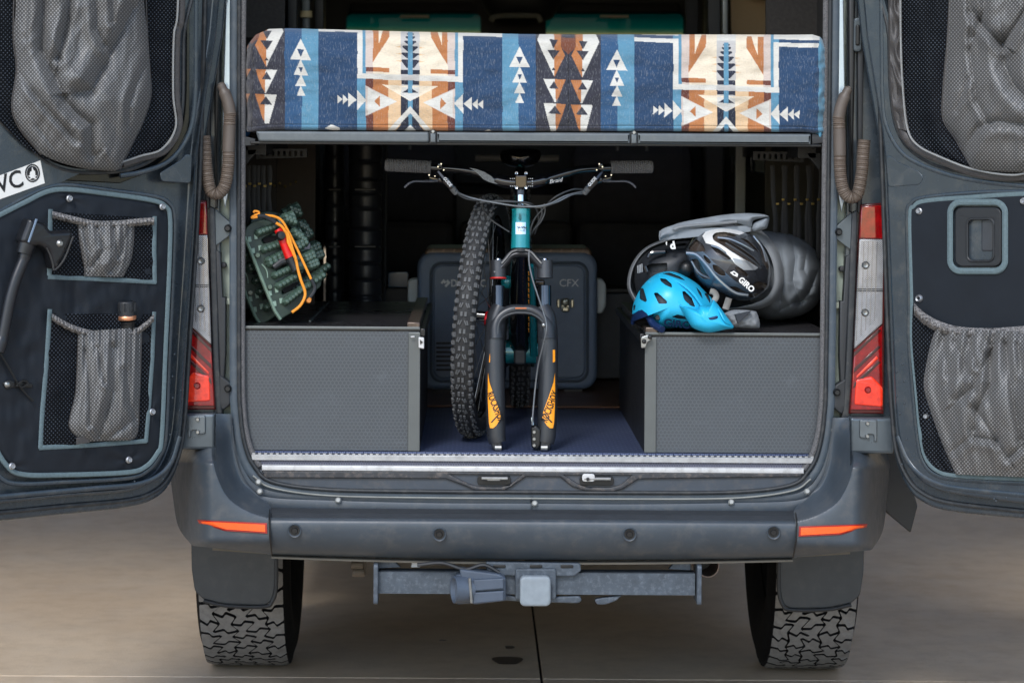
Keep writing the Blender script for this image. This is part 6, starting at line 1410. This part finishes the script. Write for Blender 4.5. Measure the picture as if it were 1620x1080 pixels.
def rib(pts, Y, r=.0028, m=ribm): mk('rib', tube([P(*d45(x, y), Y - .01 * math.sin(math.pi * i / 24)) for i, (x, y) in enumerate(resample(cr(pts, 6), 25))], r, 7), m, rh)
rib([(745, 250), (830, 262), (920, 300), (1000, 345)], .075); rib([(700, 308), (760, 330), (850, 402)], .065)
rib([(520, 360), (590, 372), (660, 440), (740, 540), (860, 640), (960, 660)], .075, .0045); rib([(800, 290), (900, 350), (1000, 420), (1050, 470)], .058, .004, dark_pl)
rib([(560, 420), (610, 500), (690, 545)], .09); rib([(1000, 240), (1060, 320), (1090, 420)], .105, .003)
rp = flat(.043)
mk('lettering', join(text(rp, 'GIRO', *d45(888, 556), 9.2, 0, -41, .0006, bold=.05, xs=.95)), white_p, rh)
mk('emblem', join(plate(rp, D([(832, 500), (860, 488), (890, 510), (885, 532), (855, 520)]), [D([(850, 502), (866, 500), (876, 514), (862, 514)])], d=0, t=.001, bev=.0001)), white_p, rh)
mk('chin_strap', tube([P(*d45(x, y), .12) for x, y in cr([(690, 630), (720, 640), (735, 670), (720, 700)], 6)], .008, 8, sq=(1, .4)), simple('strap_beige', S(150, 146, 140), .8), rh)
mk('chin_strap', tube([P(*d45(x, y), .13) for x, y in ((825, 680), (800, 760))], .009, 8, sq=(.4, 1)), MC['strap_beige'], rh)
mk('fit_dial', sph(P(*d45(520, 470), .16), .022), blk, rh); mk('inner_pad', sph(P(*d45(740, 680), .17), .03), blk_matte, rh)
# ---- blue helmet
bh = empty('helmet', P(*d45(400, 905), .05), 'bright cyan blue visored mountain bike helmet at the front corner of the right box', 'helmet')
cy = simple('helmet_cyan', S(38, 178, 222), .45, 0, var=.04, vscale=12)
bout = D([(135, 790), (145, 720), (180, 640), (230, 570), (300, 515), (370, 494), (440, 496), (520, 530), (600, 580), (660, 640), (700, 680), (740, 730), (760, 800), (740, 880), (640, 905), (450, 895), (330, 905), (290, 880), (250, 805), (200, 770), (165, 800), (140, 850)])
vB = [D(rpoly(q, 10)) for q in ([(332, 540), (375, 545), (415, 580), (420, 608), (375, 590), (340, 562)], [(350, 505), (400, 500), (470, 525), (515, 555), (480, 548), (400, 522)], [(288, 645), (315, 642), (385, 705), (380, 722), (325, 722)], [(492, 635), (510, 632), (560, 680), (585, 745), (550, 735), (505, 690)], [(650, 650), (670, 645), (692, 690), (690, 720)], [(190, 612), (215, 612), (240, 700), (230, 710), (190, 690)], [(415, 815), (460, 798), (540, 820), (545, 835), (470, 830)], [(145, 735), (160, 730), (155, 765), (142, 770)], [(590, 600), (625, 640), (640, 690), (610, 650)])]
navyS = S(22, 44, 84)
def bcol(X, Y, hid):
    C = np.zeros(X.shape + (3,)); C[:] = S(38, 178, 222)
    lo = inpoly(X, Y, D([(120, 800), (150, 790), (180, 770), (205, 765), (240, 790), (270, 840), (300, 880), (330, 895), (330, 930), (100, 900)])); C[lo] = navyS; C[hid] = S(40, 44, 50); return C
k = NT('helmet_blue'); at = k.n('ShaderNodeAttribute'); at.attribute_name = 'Col'; k.set(at.outputs[0], .38, 0, k.bump(k.noise(k.co(), 600., 2), .1, .0005), Coat_Weight=.0); 
g, cc = puff(bout, d45(420, 740), .14, flat(.14), rings=150, n=560, vents=vB, vd=.018, back=.8, colfn=bcol, p=2.4)
mk('shell', g, k.m, bh, cols=cc, ang=None)
vis = D([(470, 735), (540, 745), (600, 765), (625, 735), (690, 740), (715, 700), (740, 720), (800, 800), (858, 888), (800, 905), (690, 926), (620, 915), (560, 885), (510, 810)])
def vfn(x, y, r): return -.02 * ((x - 1100) / 30.) * 0
mk('visor', puff(vis, d45(660, 830), .045, flat(.005), rings=50, n=240, back=.35, p=3.0)[0], cy, bh)
mk('visor_ridge', join(tube([P(*d45(x, y), Y) for x, y, Y in cr([(480, 738, .0), (600, 800, -.035), (680, 870, -.035), (700, 920, -.01)], 6)], .0025, 6), tube([P(*d45(x, y), Y) for x, y, Y in cr([(715, 700, .02), (760, 780, -.03), (800, 850, -.035), (852, 884, -.005)], 6)], .0025, 6)), cy, bh)
mk('visor_vent', puff(D([(672, 822), (740, 808), (738, 828), (690, 838)]), d45(708, 824), .006, flat(-.037), rings=10, n=50)[0], simple('vent_navy', S(20, 50, 90), .5), bh)
mk('lower_shell', tube([P(*d45(x, y), Y) for x, y, Y in cr([(140, 860, .14), (150, 815, .12), (180, 780, .10), (215, 775, .07), (255, 815, .05), (290, 870, .03), (350, 905, .0)], 8)], [.006] * 30 + [.010] * 19, 8), simple('helmet_navy', S(20, 40, 78), .35), bh)
mk('shell_inside', sph(P(*d45(235, 835), .15), .028, (1.2, 1, .8), 16, 10), blk_matte, bh)
mk('visor_screw', lathe([(.0001, .004), (.006, .004), (.008, 0)], P(*d45(319, 818), .03), (-.2, -1, 0), 14), dark_pl, bh)
mk('lettering', text(flat(.010), 'GIRO', *d45(358, 875), 11, 0, -7, .0006, bold=.05, xs=1.15, spacing=1.05), simple('helmet_ink', S(6, 26, 52), .8, Specular_IOR_Level=.1), bh)
mk('shell_ridge', join(tube([P(*d45(x, y), Y) for x, y, Y in cr([(250, 570, .09), (330, 610, .035), (430, 650, .012), (480, 730, .002)], 6)], .003, 6), tube([P(*d45(x, y), Y) for x, y, Y in cr([(330, 520, .09), (450, 560, .04), (560, 640, .02), (630, 735, .015)], 6)], .003, 6)), cy, bh)
# ================================================================== INTERIOR BEYOND
leath = simple('quilted_leather', S(42, 44, 50), .38, 0, var=.15, vscale=8, bump=.2)
def roll(px0, px1, Y, lab, seed):
    cx = (px0 + px1) / 2; r = (P(px1, 350, Y).x - P(px0, 350, Y).x) / 2; pts = []; rr = []
    for i in range(150):
        py = 180 + i * 2.0; pts.append(P(cx, py, Y)); ph = ((py + seed) / 27. + .35 * N3(py / 60., seed * 3.)) % 1.
        rr.append(r * (1 - .10 * math.exp(-((ph - .5) / .07) ** 2) + .03 * N3(py / 14, seed)))
    root = empty('rolled_curtain', P(cx, 478, Y), lab, 'curtain'); mk('padding', tube(pts, rr, 20), leath, root)
    for i in range(2): mk('tie_strap', tube([P(cx + r * 300 * q, 300 + i * 90, Y - r * 1.02) for q in (-1, 0, 1)], .004, 6), blk, root)
roll(552, 604, 1.5, 'wide black quilted curtain rolled upright behind the left storage box', 3)
roll(515, 544, 1.7, 'narrow black quilted curtain rolled upright, left of the wide one', 11)
mk('curtain_pole', tube([P(611, 200, 1.6), P(608, 500, 1.6)], .006, 8), dark_pl, van)
cordb = simple('hang_cord', S(18, 18, 20), .6)
gold = simple('wall_gold', S(46, 43, 34), .8, 0, var=.3, vscale=20); 
def hang(pxs, Y, y0, y1, lab, mir=False):
    r = empty('hanging_straps', P(sum(pxs) / len(pxs), y0, Y), lab, 'straps')
    for i, x in enumerate(pxs): mk('strap', tube([P(x + 3 * N3(i, t * 3.) + (6 * (1 - t) * (1 if i % 2 else -1) if mir else 0), y0 + (y1 - y0) * t, Y) for t in np.linspace(0, 1, 9)], .0075, 6, sq=(.3, 1), up=(0, -1, 0)), cordb, r)
    for i, x in enumerate(pxs): mk('buckle', box(P(x + 2, y0 + (y1 - y0) * (.32 if i % 2 else .36), Y - .01), (.009, .005, .007), bev=.001), steel_gold, r)
steel_gold = simple('brass', S(112, 96, 56), .35, .9)
hang([386, 393, 401, 408, 417, 426], .40, 262, 352, 'black straps with brass buckles hanging over the traction boards at the left wall')
hang([1228, 1237, 1246, 1256, 1266, 1275, 1284, 1293], .45, 262, 430, 'black straps with brass buckles hanging at the right wall behind the bag', True)
fab = simple('panel_taupe', S(40, 36, 32), .85, 0, var=.1, vscale=8)
mk('wall_board', box((P(395, 330, .75).x, .75, 1.35), (.16, .02, .5)), fab, van)
mk('wall_board', box((P(448, 330, 1.0).x, 1.0, 1.35), (.20, .02, .7)), simple('panel_brown', S(58, 51, 44), .85), van)
for i in range(9): mk('gold_sparkle', sph(P(400 + i * 8.5, 300 - (i % 3) * 3 - i * .8, .7), .0045, seg=8, ring=6), steel_gold, van)  # brass beads standing in for the gold sparkles
mk('wall_board', box((P(1262, 340, .8).x, .8, 1.4), (.20, .02, .6)), gold, van)
mk('window_post', box((P(1171, 300, 1.6).x, 1.6, 1.5), (.035, .03, .55), bev=.004), simple('post_silver', S(140, 146, 150), .4, .4), van)
mk('window_post', box((P(1218, 320, .9).x, .9, 1.45), (.012, .02, .42), bev=.002), simple('post_olive', S(128, 130, 96), .5), van)
# seats
seatm = simple('seat_fabric', S(64, 64, 68), .85, 0, var=.12, vscale=20, bump=.3, bscale=400); seatd = simple('seat_dark', S(28, 28, 32), .8)
def seat(x, lab):
    r = empty('front_seat', (x, 3.3, FZ), lab, 'seat')
    mk('backrest', box((x, 3.35, 1.30), (.50, .14, .62), Matrix.Rotation(rad(-8), 3, 'X'), .05), seatm, r); mk('cushion', box((x, 3.6, .98), (.5, .5, .14), bev=.04), seatd, r)
    mk('headrest', box((x, 3.30, 1.74), (.26, .09, .20), bev=.04), seatd, r)
    for q in (-.06, .06): mk('headrest_post', cyl((x + q, 3.32, 1.58), (x + q, 3.31, 1.68), .006), steel, r)
    mk('pedestal', box((x, 3.55, .85), (.4, .4, .16), bev=.01), blk, r)
seat(-.48, 'left front seat with a dark grey backrest seen through the cargo bay'); seat(.48, 'right front seat with a dark grey backrest seen through the cargo bay')
bs = empty('bench_seat', (.0, 2.6, FZ), 'low dark bench seat behind the fridge across the van', 'seat')
mk('cushion', box((0, 2.5, .98), (1.4, .45, .12), bev=.03), seatd, bs); mk('base', box((0, 2.55, .84), (1.3, .4, .16)), simple('bench_base', S(62, 54, 50), .6), bs)
for q in (-.45, .0, .45): mk('back_cushion', box((q, 2.75, 1.16), (.43, .1, .30), bev=.03), seatm, bs)
cbn = empty('cabinet', (P(640, 500, 1.9).x, 1.95, FZ), 'small grey cabinet with a blue screen left of the fridge', 'cabinet')
mk('carcass', box((P(636, 500, 1.9).x, 2.0, .93), (.26, .22, .34), bev=.006), simple('cabinet_grey', S(62, 56, 52), .5), cbn)
mk('screen', plate(flat(1.87), rrect(614, 430, 646, 455, 2), t=.01, bev=.002), simple('screen_blue', S(50, 84, 116), .2), cbn)
cbr = empty('cabinet', (P(975, 500, 1.9).x, 1.95, FZ), 'low grey cabinet right of the fridge', 'cabinet')
mk('carcass', box((P(985, 500, 2.0).x, 2.1, .93), (.30, .22, .30), bev=.006), simple('cabinet_slate', S(70, 74, 80), .5), cbr); mk('top', box((P(985, 500, 2.0).x, 2.1, 1.09), (.32, .24, .015), bev=.003), blk, cbr)
# bulkhead posts and door cards in the cabin
for x in (-.80, .80): mk('cabin_post', box((x, 3.2, 1.7), (.08, .10, 1.9), bev=.01), dark_pl, van)
mk('cabin_wall', box((-.78, 2.5, 1.6), (.02, 1.2, 1.7)), dark_in, van)
mk('cross_beam', box((0, 3.4, 2.46), (1.7, .12, .14), bev=.03), blk, van)
mk('grab_bar', cyl(P(752, 250, 2.6), P(884, 251, 2.6), .013), simple('bar_grey', S(150, 154, 160), .4), van)
mk('dashboard', box((0, 4.6, 1.28), (1.7, .5, .3), bev=.05), blk, van)
# windscreen glass: teal sun band at the top, clear below
k = NT('windscreen_glass'); s_ = k.n('ShaderNodeSeparateXYZ'); k.l(k.co('UV'), s_.inputs[0])
tb_ = k.ramp(k.math('MULTIPLY_ADD', s_.outputs[1], 1.0, -1.0), [(.99, (.75, .8, .72)), (1.0, (.75, .8, .72))])
mr = k.n('ShaderNodeMapRange'); k.l(s_.outputs[1], mr.inputs[0]); mr.inputs[1].default_value = 2.115; mr.inputs[2].default_value = 2.20
cg_ = k.ramp(mr.outputs[0], [(0., (.62, .60, .44)), (.2, (.20, .32, .26)), (.45, (.02, .22, .22)), (1., (.001, .13, .14))])
tr_ = k.n('ShaderNodeBsdfTransparent'); k.l(cg_, tr_.inputs[0]); gs_ = k.n('ShaderNodeBsdfGlossy'); gs_.inputs['Roughness'].default_value = .02
mxs = k.n('ShaderNodeMixShader'); mxs.inputs[0].default_value = .004; k.l(tr_.outputs[0], mxs.inputs[1]); k.l(gs_.outputs[0], mxs.inputs[2]); k.l(mxs.outputs[0], k.t.nodes['Material Output'].inputs[0])
wsp = flat(4.75)
mk('windscreen', plate(wsp, [(-.84, 1.35), (.84, 1.35), (.80, 2.38), (-.80, 2.38)], t=.006, px=False), k.m, van, uv=flat(0))
tg = NT('tinted_glass'); t1 = tg.n('ShaderNodeBsdfTransparent'); t1.inputs[0].default_value = (.10, .11, .11, 1); t2 = tg.n('ShaderNodeBsdfGlossy'); t2.inputs['Roughness'].default_value = .03
t3 = tg.n('ShaderNodeMixShader'); t3.inputs[0].default_value = .06; tg.l(t1.outputs[0], t3.inputs[1]); tg.l(t2.outputs[0], t3.inputs[2]); tg.l(t3.outputs[0], tg.t.nodes['Material Output'].inputs[0])
for s in (-1, 1):
    mk('side_window', box((s * .955, 2.55, 1.85), (.006, 1.34, .74)), tg.m, van); mk('side_window', box((s * .955, 4.5, 1.82), (.006, .92, .68)), tg.m, van)
blkf = simple('frame_black', S(14, 14, 16), .6)
mk('windscreen_frame', plate(flat(4.70), [(-.95, 1.2), (.95, 1.2), (.95, 2.66), (-.95, 2.66)], [[(P(x, y, 4.7).x, P(x, y, 4.7).z) for x, y in rrect(548, 22, 760, 130, 8)], [(P(x, y, 4.7).x, P(x, y, 4.7).z) for x, y in rrect(864, 22, 1082, 130, 8)]], t=.05, px=False), blkf, van)
mir = empty('ceiling_console', P(826, 10, 4.4), 'dark ceiling console with a pale curved grab bar between the windscreen halves', 'console')
mk('body', puff([(762, -60), (762, 0), (772, 22), (790, 34), (862, 34), (880, 20), (888, 0), (888, -60)], (826, -10), .12, flat(4.4), rings=24, n=100)[0], simple('console', S(34, 34, 36), .6), mir)
mk('grab_bar', tube([P(x, y, 4.22) for x, y in cr([(777, 34), (781, 28), (800, 25.5), (845, 25.5), (853, 29), (856, 35)], 6)], .012, 8), simple('bar_pale', S(120, 118, 108), .5), mir)
for x0 in (633, 949): mk('visor_label', plate(flat(4.6), [(x0, 24), (x0 + 46, 24), (x0 + 46, 29), (x0, 29)], t=.01), simple('label_cream', S(190, 176, 150), .7), van)
for x0, x1 in ((555, 750), (870, 1075)): mk('sun_visor', plate(flat(4.55), rrect(x0, 4, x1, 21, 5), t=.03, bev=.01), simple('visor_dark', S(30, 30, 32), .8), van)
# side trim visible over the mattress
mk('trim_panel', plate(flat(.85), [(390, -120), (452, -120), (450, 60), (386, 60)], t=.02), lin, van)
mk('trim_panel', plate(flat(.75), [(1212, -120), (1304, -120), (1304, 70), (1212, 70)], t=.02), lin, van)
mk('trim_panel', plate(flat(2.6), [(1155, -60), (1212, -60), (1214, 70), (1158, 70)], t=.02), simple('panel_beige', S(206, 178, 140), .8, 0, var=.06, vscale=5), van)
mk('lamp_post', tube([P(484, -60, 2.0), P(484, 60, 2.0)], .014, 10), simple('post_grey', S(120, 126, 130), .5), van); mk('lamp_head', tube([P(484, 18, 1.98), P(484, 28, 1.98)], .022, 12), simple('lamp_cream', S(200, 182, 140), .5), van)
for x0, x1, Y, m_ in ((455, 470, 1.6, dark_pl), (498, 512, 2.2, dark_pl), (1085, 1105, 2.2, dark_in), (1120, 1140, 1.9, dark_pl), (1143, 1152, 1.9, MC['post_silver'])): mk('ceiling_post', plate(flat(Y), [(x0, -120), (x1, -120), (x1, 80), (x0, 80)], t=.04, bev=.004), m_, van)
